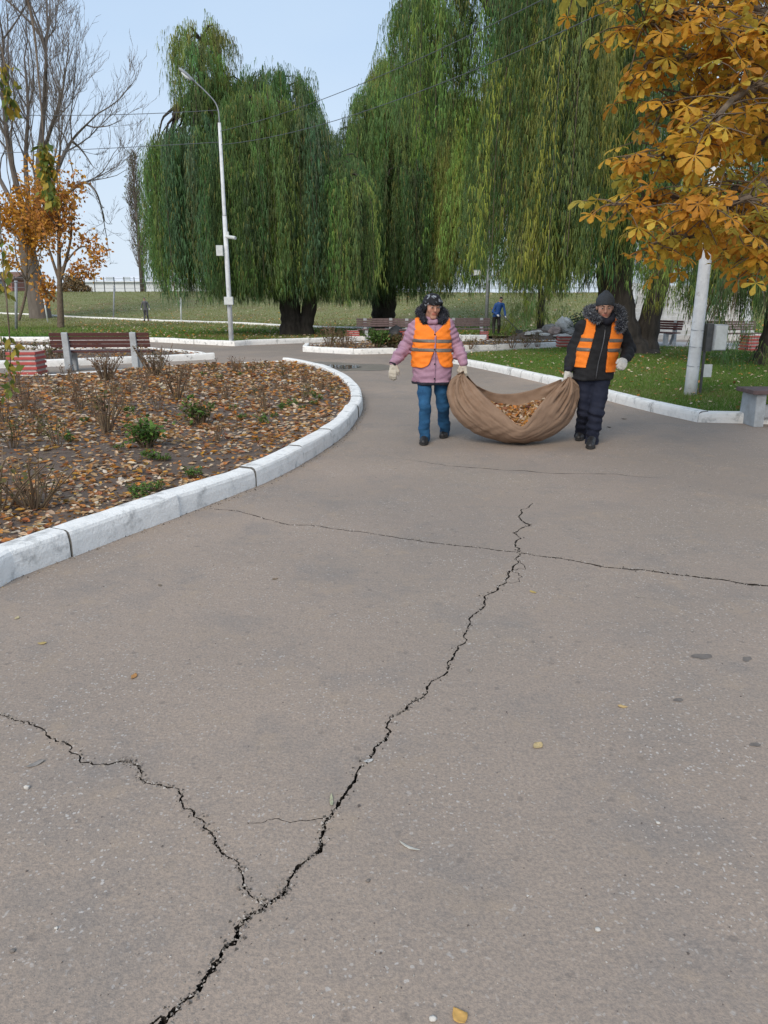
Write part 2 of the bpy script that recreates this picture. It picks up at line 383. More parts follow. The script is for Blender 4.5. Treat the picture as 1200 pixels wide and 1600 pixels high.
gme = mk_mesh('ground', np.r_[V3, low], [np.array([f for f in solid if len(f) == 3]), np.array(walls)], mat_idx=np.r_[np.zeros(len([f for f in solid if len(f) == 3])), np.ones(len(walls))])
gme.materials.append(M['asphalt']); gme.materials.append(M['crack'])  # second slot: crack walls, coloured dark to stand for shade inside
ground = put('asphalt_path', gme, M['asphalt'], kind='structure')
put('crack_floor', mk_mesh('crack_floor', low, [np.array([f for f in hole if len(f) == 3])]), M['crack'], ground)

# ------------------------------------------------------------------ kerbs made of single stones
def kerb_run(P, side, h=0.14, w=0.15, step=1.0, bury=0.02, label=None, base=0.0, jit=1.0, mat_=None, zf=None):
    """P: outer foot line; side +1: the kerb's body lies to the left of the line"""
    P = resample(np.asarray(P, float)[:, :2], step / 6)
    L = np.r_[0, np.cumsum(np.linalg.norm(np.diff(P, axis=0), axis=1))]
    t = np.gradient(P, axis=0); t /= np.linalg.norm(t, axis=1)[:, None]; n = np.c_[-t[:, 1], t[:, 0]] * side
    cnt = max(1, int(round(L[-1] / step))); cuts = np.linspace(0, L[-1], cnt + 1)
    root = empty('kerb', (P[0, 0], P[0, 1], base), label, 'kerb')
    sec = np.array([(0.0, -bury), (0.0, h * 0.55), (0.006, h - 0.030), (0.014, h - 0.012), (0.036, h), (w - 0.02, h + 0.002), (w, h - 0.015), (w, -bury)])
    for i in range(cnt):
        a, b = cuts[i] + 0.004, cuts[i + 1] - 0.004
        s = np.linspace(a, b, 6 if step > 0.6 else 4)
        q = np.c_[np.interp(s, L, P[:, 0]), np.interp(s, L, P[:, 1])]; m = np.c_[np.interp(s, L, n[:, 0]), np.interp(s, L, n[:, 1])]
        m /= np.linalg.norm(m, axis=1)[:, None]
        off = random.gauss(0, 0.006) * jit; dz = random.gauss(0, 0.005) * jit; tilt = random.gauss(0, 0.005) * jit
        k = len(sec); V = np.zeros((len(s), k, 3))
        wz = rng.normal(0, 0.0016, (len(s), k)) * jit
        V[:, :, :2] = q[:, None] + m[:, None] * (sec[None, :, :1] + off + wz[..., None])
        zz = np.zeros(len(s)) + base if zf is None else zf(q[:, 0], q[:, 1])
        V[:, :, 2] = zz[:, None] + sec[None, :, 1] + dz + (np.linspace(-1, 1, len(s)) * tilt)[:, None] + wz
        ii = np.arange(len(s) - 1)[:, None] * k; jj = np.arange(k - 1)[None]
        F = np.stack([ii + jj, ii + k + jj, ii + k + jj + 1, ii + jj + 1], -1).reshape(-1, 4)
        if side < 0: F = F[:, ::-1]
        caps = np.array([np.arange(k), np.arange(k)[::-1] + (len(s) - 1) * k])
        put('stone', mk_mesh('stone', V.reshape(-1, 3), [F, caps if side > 0 else caps[:, ::-1]], smooth=False, mat_idx=np.r_[np.zeros(len(F)), 1, 1]), mat_ or M['kerb'], root).data.materials.append(M['joint'])
    return root

M['joint'] = mat('bare_kerb_end', (.10, .095, .085), (.16, .15, .135), 20, .95)
# --- big flowerbed on the left
bed_front = [G(-60, 938)[:2], G(0, 913)[:2], G(95, 877)[:2], G(190, 840)[:2], G(335, 786)[:2], G(430, 747)[:2], G(500, 708)[:2], G(543, 676)[:2],
             G(563, 648)[:2], G(566, 632)[:2], G(560, 615)[:2], G(543, 598)[:2], G(515, 583.5)[:2], G(483, 575)[:2], G(452, 570)[:2]]
bed_front = np.r_[[(-5.2, 2.7), (-3.6, 3.15)], bed_front]
bed_curve = catmull(bed_front, 8)
bed_back = np.array([bed_curve[-1], G(267, 578)[:2], G(130, 590)[:2], G(40, 594)[:2], G(-60, 588)[:2], (-14, 17.0)])
kerb_run(bed_curve, 1, 0.165, 0.17, 0.98, label='curved whitewashed kerb edging the leaf-strewn flowerbed in the foreground')
kerb_run(bed_back, 1, 0.11, 0.12, 1.0, label='thin white kerb along the far side of the big flowerbed, behind the brown bench')
bed_poly = np.r_[bed_curve[::2], bed_back[1:], [(-14, 2.2), (-7, 2.2)]]
def inset(poly, d):
    t = np.roll(poly, -1, 0) - np.roll(poly, 1, 0); t /= np.linalg.norm(t, axis=1)[:, None] + 1e-9
    return poly + np.c_[-t[:, 1], t[:, 0]] * d
bed_in = inset(bed_poly, 0.09)
soilz = lambda x, y: 0.095 + 0.025 * wob(x, y, 1.3, 3) + 0.012 * wob(x, y, 6, 4)
V, F = fill_poly(bed_in, 0.16, soilz)
put('flowerbed_soil', mk_mesh('soil', V, [F], smooth=True), M['soil'], kind='structure')

# --- far island beds
isl_c_front = np.array([G(-80, 580)[:2], G(0, 575.5)[:2], G(110, 572)[:2], G(240, 566)[:2], G(336, 561.5)[:2]])
isl_c_back = np.array([G(336, 561.5)[:2], G(318, 556)[:2], G(238, 549)[:2], G(170, 547.5)[:2]])
kerb_run(isl_c_front, 1, 0.16, 0.14, 1.2, label='white kerb behind the brown bench, running to a pointed corner')
kerb_run(isl_c_back, 1, 0.12, 0.12, 1.2, label='thin far kerb of the pointed flowerbed behind the brown bench')
isl_c = np.r_[isl_c_front, isl_c_back[1:], [G(0, 551)[:2], G(-80, 551)[:2]]]
V, F = fill_poly(inset(isl_c, 0.06), 0.4, lambda x, y: 0.07 + 0.02 * wob(x, y, 2, 5)); put('island_soil', mk_mesh('soil2', V, [F], smooth=True), M['soil'], kind='structure')
isl_e_front = np.array([G(-80, 552)[:2], G(40, 550.5)[:2], G(160, 549)[:2]])
kerb_run(isl_e_front, 1, 0.2, 0.16, 1.2, label='white kerb of the narrow back bed, above the striped bin on the left')
isl_e = np.r_[isl_e_front, [G(160, 540)[:2], G(-80, 540)[:2]]]
V, F = fill_poly(inset(isl_e, 0.06), 0.6, lambda x, y: 0.09 + 0.02 * wob(x, y, 2, 6)); put('back_bed_soil', mk_mesh('soil3', V, [F], smooth=True), M['soil'], kind='structure')
isl_a_front = np.array([G(476, 544)[:2], G(472, 549.5)[:2], G(555, 554)[:2], G(640, 552)[:2], G(760, 547)[:2], G(872, 543)[:2]])
isl_a_back = np.array([G(872, 536)[:2], G(760, 536)[:2], G(560, 538.5)[:2], G(476, 544)[:2]])
kerb_run(isl_a_front, 1, 0.16, 0.16, 1.2, label='white kerb of the planted island beyond the puddle')
kerb_run(isl_a_back, 1, 0.10, 0.12, 1.5, label='low far kerb of the planted island, in front of the distant benches')
isl_a = np.r_[isl_a_front, isl_a_back[:-1]]
V, F = fill_poly(inset(isl_a, 0.07), 0.4, lambda x, y: 0.09 + 0.03 * wob(x, y, 1.5, 7)); put('planted_island_soil', mk_mesh('soil4', V, [F], smooth=True), M['soil'], kind='structure')

# --- lawn on the right
lawn_front = np.array([G(700, 567)[:2], G(735, 573)[:2], G(800, 587)[:2], G(890, 609)[:2], G(960, 629)[:2], G(1030, 647)[:2], G(1090, 660)[:2]])
lawn_side = np.array([G(1090, 660)[:2], G(1165, 662)[:2], G(1400, 668)[:2]])
lawn_back = np.array([G(1500, 565)[:2], G(1200, 555)[:2], G(1130, 549)[:2], G(1000, 546)[:2], G(870, 549)[:2], G(735, 557)[:2], G(700, 561)[:2], G(700, 567)[:2]])
kerb_run(catmull(lawn_front[:-1], 5).tolist() + [lawn_front[-1]], 1, 0.14, 0.16, 1.0, jit=.35, label='bright white kerb running beside the right lawn behind the two people')
kerb_run(lawn_side, 1, 0.135, 0.16, 1.0, label='greyish kerb at the right frame edge between lamp post foot and bench')
lawn_poly = np.r_[lawn_front, lawn_side[1:], lawn_back[:-1]]
lawnz = lambda x, y: 0.105 + 0.03 * wob(x, y, 0.8, 8)
V, F = fill_poly(inset(lawn_poly, 0.08), 0.35, lawnz)
put('lawn', mk_mesh('lawn_r', V, [F], smooth=True), M['lawn'], kind='structure')

# --- pale concrete path behind that lawn
pth = np.array([G(690, 558)[:2], G(735, 554)[:2], G(870, 546)[:2], G(1000, 543.5)[:2], G(1130, 546)[:2], G(1230, 553)[:2], G(1500, 562)[:2], G(1500, 540)[:2], G(1000, 534)[:2], G(872, 538)[:2], G(700, 549)[:2]])
V, F = fill_poly(pth, 0.8, lambda x, y: 0.004 + 0 * x); put('concrete_path', mk_mesh('path', V, [F]), M['concpale'], kind='structure')

# --- great lawn and embankment behind everything
edge = np.array([(-120, 34.0), *[G(u, v)[:2] for u, v in ((-150, 534), (0, 533), (240, 534.5), (330, 539), (365, 541), (395, 539), (500, 535), (560, 532.5))], (3, 31.2), (9.5, 31.0), (10.5, 31.0), (150, 31.0)])
kerb_run(edge[1:-3], 1, 0.17, 0.16, 1.3, label='long white kerb along the front of the far lawn, past the foot of the street lamp')
xs = np.unique(np.r_[np.arange(-25, 25, 0.5), np.linspace(-120, -25, 40), np.linspace(25, 120, 40)])
ye = np.interp(xs, edge[:, 0], edge[:, 1]) + 0.14
q = np.r_[np.linspace(0, 1, 70) ** 1.3 * 70, np.geomspace(72, 900, 25)]
X = np.repeat(xs[:, None], len(q), 1); X = X * (1 + np.clip(q[None] - 60, 0, None) * 0.02); Yg = ye[:, None] + q[None]
Z = terrain(X, Yg)
i = np.arange(len(xs) - 1)[:, None] * len(q); j = np.arange(len(q) - 1)[None]
F = np.stack([i + j, i + len(q) + j, i + len(q) + j + 1, i + j + 1], -1).reshape(-1, 4)
put('far_lawn', mk_mesh('far_lawn', np.stack([X, Yg, Z], -1).reshape(-1, 3), [F], smooth=True), M['lawn'], kind='structure')
pl = np.array([T(u, v)[:2] for u, v in ((-40, 488), (40, 492.5), (125, 497), (200, 500), (280, 503), (400, 508), (480, 512), (560, 514.5), (660, 517))])
kerb_run(pl, 1, 0.10, 0.22, 2.5, label='thin pale kerb line crossing the far grass slope behind the willows', zf=lambda x, y: terrain(x, y), jit=1.0)

# --- puddle and the wet asphalt round it
def blob(u0, u1, v0, v1, n=40, seed=0, j=0.12):
    r = np.random.default_rng(seed); a = np.linspace(0, 2 * PI, n, endpoint=False)
    k = 1 + j * (np.sin(2 * a + r.uniform(0, 6)) + 0.7 * np.sin(3 * a + r.uniform(0, 6)) + 0.5 * np.sin(5 * a + r.uniform(0, 6)) + .3 * np.sin(9 * a))
    return np.array([G((u0 + u1) / 2 + (u1 - u0) / 2 * k_ * math.cos(t), (v0 + v1) / 2 + (v1 - v0) / 2 * k_ * math.sin(t))[:2] for t, k_ in zip(a, k)])
M['wet'] = mat('wet_asphalt', (0.22, 0.19, 0.165), (0.27, 0.23, 0.20), 3, 0.3, spec=0.5, bump=0.2, bscale=60)
M['water'] = mat('puddle_water', (0.08, 0.075, 0.068), rough=0.04, spec=0.5)
V, F = fill_poly(blob(450, 610, 566, 580.5, seed=3, j=.13), 0.5, lambda x, y: 0.004 + 0 * x); put('wet_patch', mk_mesh('wet', V, [F]), M['wet'], kind='structure')
V, F = fill_poly(blob(505, 566, 570.5, 576, seed=4, j=.2), 0.5, lambda x, y: 0.008 + 0 * x); put('puddle', mk_mesh('puddle', V, [F]), M['water'], kind='structure')

# ------------------------------------------------------------------ ground cover nobody could count
def leaf_litter(P, N_, size, cols, tilt, bend=0.35):
    """curled two-facet leaves at points P with up vectors N_"""
    n = len(P); a = rng.uniform(0, 2 * PI, n)
    d = np.c_[np.cos(a), np.sin(a), rng.normal(0, tilt, n)]; d /= np.linalg.norm(d, axis=1)[:, None]
    up = N_ + rng.normal(0, tilt, (n, 3)); s = np.cross(d, up); s /= np.linalg.norm(s, axis=1)[:, None]; up = np.cross(s, d)
    L = size * rng.uniform(0.55, 1.35, n); W = L * rng.uniform(0.45, 0.9, n); B = L * rng.uniform(-bend, bend * 1.3, n)
    c = P + up * (np.abs(B) * 0.5 + 0.004)[:, None]
    e = lambda x, y, z: c + d * (L * x)[:, None] + s * (W * y)[:, None] + up * (B * z)[:, None]
    V = np.stack([e(-.5, 0, .3), e(-.12, .42, .5), e(.25, .34, .35), e(.55, 0, .2), e(.2, -.36, .4), e(-.15, -.4, .55), e(0, 0, -.35)], 1)
    F = np.array([[0, 6, 1], [1, 6, 2], [2, 6, 3], [3, 6, 4], [4, 6, 5], [5, 6, 0]])
    F = (F[None] + (np.arange(n) * 7)[:, None, None]).reshape(-1, 3)
    C = np.repeat(cols, 7, 0)
    return V.reshape(-1, 3), F, C
LEAFC = np.array([(0.52, 0.34, 0.19), (0.40, 0.20, 0.085), (0.62, 0.47, 0.32), (0.70, 0.59, 0.45), (0.22, 0.11, 0.055), (0.52, 0.22, 0.06), (0.62, 0.52, 0.40), (0.55, 0.30, 0.07)])
def leafcols(n, p=None):
    c = LEAFC[rng.choice(len(LEAFC), n, p=p)]; return np.clip(c * rng.uniform(0.7, 1.2, (n, 1)) + rng.normal(0, 0.012, (n, 3)), 0.02, 0.8)
P = rng.uniform((-12, 2.3), (-0.1, 18.9), (140000, 2)); P = P[inpoly(P, inset(bed_poly, 0.13))]
dens = wob(P[:, 0], P[:, 1], 1.6, 21) * 0.62 + wob(P[:, 0], P[:, 1], 4.5, 23) * 0.30 + wob(P[:, 0], P[:, 1], 0.5, 22) * 0.3
P = P[(rng.uniform(-0.75, 0.5, len(P)) < dens + 0.36)]
keep = rng.uniform(0, 1, len(P)) < np.clip((5.0 / P[:, 1]) ** 1.2, 0.12, 1.0); P = P[keep]
sz = 0.060 * np.clip((P[:, 1] / 7.0) ** 0.55, 0.8, 1.8)
V, F, C = leaf_litter(np.c_[P, soilz(P[:, 0], P[:, 1])], np.array([0, 0, 1.0]), sz, leafcols(len(P), [.19, .22, .13, .07, .13, .16, .04, .06]), 0.22)
put('leaf_litter', mk_mesh('litter', V, [F], C), M['leaf'], kind='stuff', label='brown and tan fallen leaves covering the big flowerbed', cat='fallen leaves')
Pa = []
for poly, nn, zz in ((isl_a, 1500, .1), (isl_c, 900, .08), (isl_e, 500, .1)):
    x0, y0 = poly.min(0); x1, y1 = poly.max(0); p = rng.uniform((x0, y0), (x1, y1), (nn * 3, 2)); p = p[inpoly(p, poly)][:nn]; Pa.append(np.c_[p, np.full(len(p), zz + .02)])
Pa = np.concatenate(Pa); V, F, C = leaf_litter(Pa, np.array([0, 0, 1.0]), 0.09, leafcols(len(Pa)) * 0.8, 0.25)
put('island_leaf_litter', mk_mesh('litter2', V, [F], C), M['leaf'], kind='stuff', label='brown leaves lying on the far island beds', cat='fallen leaves')
Pl = rng.uniform((0, 9), (14, 25), (12000, 2)); Pl = Pl[inpoly(Pl, inset(lawn_poly, .2))][:1500]
V, F, C = leaf_litter(np.c_[Pl, lawnz(Pl[:, 0], Pl[:, 1]) + .035], np.array([0, 0, 1.0]), 0.055, leafcols(len(Pl)), 0.35)
put('lawn_leaves', mk_mesh('litter3', V, [F], C), M['leaf'], kind='stuff', label='scattered fallen leaves lying in the grass of the right lawn', cat='fallen leaves')

def blades(P, h, w, cols):
    n = len(P); a = rng.uniform(0, 2 * PI, n); lean = rng.normal(0, 0.45, (n, 2))
    H = h * rng.uniform(0.5, 1.3, n); s = np.c_[np.cos(a), np.sin(a), 0 * a] * (w * 0.5)
    tip = P + np.c_[lean * H[:, None], H]
    V = np.stack([P - s, P + s, tip], 1).reshape(-1, 3); F = np.arange(3 * n).reshape(-1, 3)
    return V, F, np.repeat(cols, 3, 0)
def grasscols(P, n):
    m = (wob(P[:, 0], P[:, 1], 1.1, 31) * .5 + wob(P[:, 0], P[:, 1], .35, 32) * .5 + rng.normal(0, .35, n))[:, None]
    c = np.where(m < 0, (0.10, 0.20, 0.032), (0.155, 0.23, 0.048)); c = np.where(m > 0.65, (0.24, 0.21, 0.09), c)
    return c * rng.uniform(0.7, 1.25, (n, 1))
P = rng.uniform((0.5, 9), (13, 26), (330000, 2)); P = P[inpoly(P, inset(lawn_poly, .17))]
P = P[rng.uniform(0, 1, len(P)) < np.clip(13 / P[:, 1], .3, 1)]
V, F, C = blades(np.c_[P, lawnz(P[:, 0], P[:, 1]) - .005], 0.055, 0.011, grasscols(P, len(P)))
put('grass', mk_mesh('grass', V, [F], C), M['grassb'], kind='stuff', label='short green grass of the right lawn around the lamp post', cat='grass')
n = 170000; u = rng.uniform(0, 1, n) ** 1.7
P = np.c_[rng.uniform(-1, 1, n), u]; P[:, 1] = 27 + u * 62; P[:, 0] *= P[:, 1] * 0.62
P = P[P[:, 1] > np.interp(P[:, 0], edge[:, 0], edge[:, 1]) + .2]
c = grasscols(P * 0.5, len(P)); dry = sstep(36, 46, P[:, 1])[:, None] * .7; c = c * (1 - dry) + np.array((0.25, 0.235, 0.095)) * rng.uniform(.75, 1.2, (len(P), 1)) * dry
V, F, C = blades(np.c_[P, terrain(P[:, 0], P[:, 1]) - .01], 0.10, 0.045, c)
put('far_grass', mk_mesh('far_grass', V, [F], C), M['grassb'], kind='stuff', label='grass covering the far lawn and the embankment', cat='grass')
Pl = np.c_[rng.uniform(-1, 1, 5000), 27 + rng.uniform(0, 1, 5000) ** 1.3 * 40]; Pl[:, 0] = Pl[:, 0] * Pl[:, 1] * .5 + 4
Pl = Pl[Pl[:, 1] > np.interp(Pl[:, 0], edge[:, 0], edge[:, 1]) + .3]
V, F, C = leaf_litter(np.c_[Pl, terrain(Pl[:, 0], Pl[:, 1]) + .05], np.array([0, -.3, 1.0]), 0.11, leafcols(len(Pl)), 0.3)
put('slope_leaves', mk_mesh('litter4', V, [F], C), M['leaf'], kind='stuff', label='brown leaves scattered over the far grass slope', cat='fallen leaves')
# grit on the asphalt
n = 5200; Y = 1.0 + 6.5 * rng.uniform(0, 1, n) ** 1.5; P = np.c_[rng.uniform(-.62, .62, n) * (Y + .4), Y, np.zeros(n)]
P = P[~inpoly(P, inset(bed_poly, -.02))]; n = len(P); s = np.abs(rng.normal(0.0016, 0.0010, n))[:, None, None] + 0.0006; s[::160] *= 2.0
tet = np.array([(1, 0, 0), (-.5, .87, 0), (-.5, -.87, 0), (0, 0, 1.1)]) ; V = P[:, None] + tet[None] * s * rng.uniform(.6, 1.3, (n, 4, 3))
F = (np.array([[0, 1, 3], [1, 2, 3], [2, 0, 3]])[None] + (np.arange(n) * 4)[:, None, None]).reshape(-1, 3)
gc = np.array([(.40, .37, .33), (.30, .27, .24), (.50, .47, .43), (.12, .10, .09)])[rng.choice(4, n, p=[.4, .3, .1, .2])]
put('grit', mk_mesh('grit', V.reshape(-1, 3), [F], np.repeat(gc, 4, 0)), M['grit'], kind='stuff', label='pale grit and tiny stones scattered on the asphalt', cat='grit')

# crumbs along the cracks and dirt gathered at the foot of the near kerb
cp = np.concatenate([c[rng.integers(0, len(c), int(30 + 5 * len(c) ** .8))] for c in cracks[:4]]); cp = cp + rng.normal(0, .012, cp.shape); cp = cp[(cp[:, 1] < 5.5) & (cp[:, 1] > .8)]; n = len(cp)
s = np.abs(rng.normal(.0026, .0018, n))[:, None, None] + .001; V = np.c_[cp, np.zeros(n)][:, None] + tet[None] * s * rng.uniform(.6, 1.3, (n, 4, 3)); F = (np.array([[0, 1, 3], [1, 2, 3], [2, 0, 3]])[None] + (np.arange(n) * 4)[:, None, None]).reshape(-1, 3)
gc = np.array([(.30, .26, .22), (.20, .17, .15), (.45, .41, .37), (.08, .07, .06)])[rng.choice(4, n, p=[.35, .3, .1, .25])]
put('crack_crumbs', mk_mesh('crumbs', V.reshape(-1, 3), [F], np.repeat(gc, 4, 0)), M['grit'], kind='stuff', label='small crumbs of asphalt lying along the cracks', cat='grit')
kp = resample(bed_curve, .008); n = 1900; kp = kp[rng.integers(0, len(kp), n)] ; dn = np.array([0.0, 0.0]); tt = rng.uniform(0, 1, n) ** 2.2 * .09
ctr = np.array((-3.4, 9.5)); od = kp - ctr; od /= np.linalg.norm(od, axis=1)[:, None]; kp = kp + od * tt[:, None]; kp = kp[~inpoly(kp, inset(bed_poly, -.004))]; n = len(kp)
s = np.abs(rng.normal(.003, .002, n))[:, None, None] + .001; V = np.c_[kp, np.zeros(n)][:, None] + tet[None] * s * rng.uniform(.6, 1.5, (n, 4, 3)); F = (np.array([[0, 1, 3], [1, 2, 3], [2, 0, 3]])[None] + (np.arange(n) * 4)[:, None, None]).reshape(-1, 3)
gc = np.array([(.10, .08, .06), (.18, .14, .10), (.30, .22, .13), (.06, .05, .04)])[rng.choice(4, n)]
put('kerb_dirt', mk_mesh('dirt', V.reshape(-1, 3), [F], np.repeat(gc, 4, 0)), M['grit'], kind='stuff', label='dark dirt and leaf crumbs along the foot of the curved kerb', cat='dirt')

# ================================================================== STREET FURNITURE
def smooth_noise(V, f, amp, seed):
    r = np.random.default_rng(seed); s = np.zeros(len(V))
    for k in range(7):
        d = r.normal(0, 1, 3); d /= np.linalg.norm(d); s += np.sin(V @ d * f * (1 + .35 * k) + r.uniform(0, 6)) / (1 + .35 * k)
    return s * amp / 3

def bench(loc, rz, length, label, wood='plank', nb=4, group='brown slatted park benches', cut=None):
    """faces local -y; two concrete frames, wooden planks"""
    root = empty('park_bench', loc, label, 'bench', group, rz)
    for sx in (-1, 1):
        x = sx * (length / 2 - 0.34)
        m = MB()
        prof = np.array([(0.10, 0), (0.34, 0), (0.33, 0.25), (0.33, 0.60), (0.355, 0.83), (0.31, 0.845), (0.26, 0.82), (0.235, 0.48), (0.20, 0.25)])
        n = len(prof); V = np.r_[np.c_[np.full(n, x - .065), prof], np.c_[np.full(n, x + .065), prof]]
        m.add(V, [np.arange(n)[None], (np.arange(n)[::-1] + n)[None], np.array([[i, i + n, (i + 1) % n + n, (i + 1) % n] for i in range(n)])])
        local('back_support', m.mesh('support'), M['concrete'], root, 0.008)
        m = MB(); m.box((x, -0.13, 0.20), (0.12, 0.14, 0.40)); m.box((x, 0.03, 0.385), (0.118, 0.42, 0.055))
        local('leg', m.mesh('leg'), M['concrete'], root, 0.006)
    me = MB().box((0, 0, 0), (length, 0.125, 0.04)).mesh('seat_plank')
    for k in range(3): local('seat_plank', me, M[wood], root, 0.006, (0, -0.15 + k * 0.14, 0.425))
    h = 0.325 / nb
    me = MB().box((0, 0, 0), (length, 0.032, h - 0.011)).mesh('back_plank')
    for k in range(nb): local('back_plank', me, M[wood], root, 0.005, (0, 0.262 - 0.03 + 0.028 * k * .6, 0.555 + h * k), (math.radians(-6), 0, 0))
    return root
bench((-6.20, 16.75, 0), math.radians(180 + 4), 2.12, 'brown slatted bench with grey concrete supports behind the leafy flowerbed', 'plank')
def bench_at(u, v, rz, L, label, wood='plankg', z=0.0):
    p = G(u, v, z); return bench((p[0], p[1], z), math.radians(rz), L, label, wood, 4)
bench_at(592, 532, 8, 1.7, 'faded brown bench before the middle willow trunk, left of the lilac jacket', 'plankg')
bench_at(655, 533, 4, 1.6, 'faded brown bench mostly hidden behind the person in lilac jacket', 'plankg')
bench_at(730, 531, -4, 1.8, 'faded brown bench left of the blue-jacketed sweeper and the grey lamp mast', 'plankg')
bench_at(1022, 538, -62, 1.9, 'bench seen end-on beside the leaning willow trunk, right of the dark-clad carrier', 'plank')
bench_at(1136, 541, 6, 2.2, 'grey-brown bench behind the white lamp post, under the drooping willow', 'plankg')
b = bench((0, 0, 0), math.radians(0), 2.1, 'wide low grey bench cut off by the right frame edge, beside the kerb', 'plankg')
# the near bench on the right shows its plain concrete slab end
for ch in list(b.children): bpy.data.objects.remove(ch)
p = G(1166, 668); b.location = (p[0] + 0.10, p[1] + 0.02, 0); b.name = 'slab_bench'; b['group'] = 'grey slab bench'; del b['group']
for x in (0.06, 1.9):
    m = MB(); n = 4; pr = np.array([(0, 0), (0.42, 0), (0.40, 0.40), (0.02, 0.40)]); V = np.r_[np.c_[np.full(n, x - .06), pr], np.c_[np.full(n, x + .06), pr]]
    m.add(V, [np.arange(n)[None], (np.arange(n)[::-1] + n)[None], np.array([[i, i + n, (i + 1) % n + n, (i + 1) % n] for i in range(n)])])
    local('leg', m.mesh('leg'), M['concrete'], b, 0.008)
me = MB().box((0, 0, 0), (2.1, 0.145, 0.05)).mesh('seat_plank')
for k in range(3): local('seat_plank', me, M['plankg'], b, 0.006, (0.98, 0.05 + 0.16 * k, 0.426))
local('stretcher', MB().box((0.98, 0.22, 0.17), (1.72, 0.10, 0.16)).mesh('stretcher'), M['concrete'], b, 0.006)

def bin_(loc, rz, w, hi, label):
    root = empty('litter_bin', loc, label, 'bin', 'red and white striped litter bins', rz)
    m = MB(); w -= .05
    for sx, sy, a, b_ in ((0, -1, w, .025), (0, 1, w, .025), (-1, 0, .025, w - .05), (1, 0, .025, w - .05)):
        m.box((sx * (w / 2 - .0125), sy * (w / 2 - .0125), hi / 2), (a, b_, hi))
    m.box((0, 0, .02), (w - .05, w - .05, .03))
    local('body', m.mesh('body'), M['binwhite'], root)
    n = 5; ph = hi / (2 * n)
    for k in range(n):
        m = MB(); z = ph * (2 * k + 1.45)
        for sx, sy, a, b_ in ((0, -1, w + .05, .024), (0, 1, w + .05, .024), (-1, 0, .024, w), (1, 0, .024, w)):
            m.box((sx * (w / 2 + .0125), sy * (w / 2 + .0125), z), (a, b_, ph * 1.0))
        local('slat', m.mesh('slat'), M['red'], root)
    return root
def bin_at(u, v, rz, w, hi, label): p = G(u, v); return bin_((p[0], p[1], 0), math.radians(rz), w, hi, label)
bin_at(45, 587, 4, .58, .50, 'red and white striped litter bin left of the brown bench')
bin_at(552, 532, 5, .48, .38, 'red and white striped bin left of the bench by the middle willow')
bin_at(626, 533, 5, .46, .38, 'red and white striped bin just left of the lilac sleeve')
bin_at(756, 531.5, -3, .34, .34, 'small striped bin at the foot of the grey lamp mast')
bin_at(882, 548, -3, .48, .44, 'dark red striped bin left of the dark-clad person, by the boulders')
bin_at(1172, 549, 8, .50, .48, 'pinkish striped bin beside the grey-brown bench at the right edge')

# black sack at the bench end
V = []; m = MB(); p = G(619, 533)
th, ph = np.meshgrid(np.linspace(0, 2 * PI, 17)[:-1], np.linspace(0, PI, 12)); S = np.stack([np.sin(ph) * np.cos(th), np.sin(ph) * np.sin(th), np.cos(ph)], -1).reshape(-1, 3)
def sphere_faces(nu, nvv):
    i = np.arange(nvv - 1)[:, None] * nu; j = np.arange(nu)[None]
    return np.stack([i + j, i + nu + j, i + nu + (j + 1) % nu, i + (j + 1) % nu], -1).reshape(-1, 4)
SF = sphere_faces(16, 12)
M['blacksack'] = mat('black_sack', (0.012, 0.012, 0.014), (0.03, 0.03, 0.03), 9, 0.5)
V = S * (1 + smooth_noise(S, 5, .12, 3))[:, None] * np.array((.36, .28, .30)); V[:, 2] = np.maximum(V[:, 2] + .24, 0) ; V[:, 2] += np.exp(-((V[:, 0] ** 2 + V[:, 1] ** 2) / .01)) * .08 * (V[:, 2] > .4)
V = V + np.array((p[0], p[1], 0.0)); V[:, 2] += 0.33 * 0
put('sack', mk_mesh('sack', V, [SF], smooth=True), M['blacksack'], label='black full sack between the bench and the striped bin', cat='sack', origin=(p[0], p[1], 0))

# ------------------------------------------------------------------ street lamp on the far left
p = G(362, 540); root = empty('street_lamp', (p[0], p[1], 0.1), 'tall pale street lamp with a curved arm before the left willow', 'street lamp')
LY = p[1]
top = D(344, 192, LY); bend = D(343, 165, LY); arm_end = D(300, 124, LY - .2)
bx = p[0]
H1 = top[2]
m = MB(); m.tube([(bx, LY, 0.0), (bx, LY, 4.2)], [0.086, 0.072], 12); m.tube([(bx, LY, 4.2), (bx, LY, 4.25), (bx, LY, H1)], [0.072, 0.062, 0.05], 12)
put('post', m.mesh('post', True), M['polewhite'], root)
arm = catmull([(bx, LY, H1), (bx - .01, LY, H1 + .35), (bx - .12, LY, H1 + .62), (bx + (arm_end[0] - bx) * .55, LY - .1, H1 + .62 + (arm_end[2] - H1 - .62) * .52), (arm_end[0], LY - .2, arm_end[2])], 6)
put('arm', MB().tube(arm, 0.020, 8).mesh('arm', True), M['metalgrey'], root)
d_ = (arm[-1] - arm[-3]); d_ /= np.linalg.norm(d_); e0 = arm[-1] - d_ * .1
hd = put('lamp_head', MB().tube([e0, e0 + d_ * .12, e0 + d_ * .3, e0 + d_ * .52, e0 + d_ * .58], [.026, .04, .06, .048, .016], 10).mesh('head', True), M['metalgrey'], root)
put('lens', MB().tube([e0 + d_ * .15 - (0, 0, .05), e0 + d_ * .3 - (0, 0, .07), e0 + d_ * .48 - (0, 0, .05)], [.03, .05, .03], 8).mesh('lens', True), M['glass'], hd)
def atpost(u, v): return D(u, v, LY)
q = atpost(352, 392); put('junction_box', MB().box((bx - .2, LY - .1, q[2]), (.22, .16, .33)).mesh('box'), M['boxwhite'], root, bevel=.01)
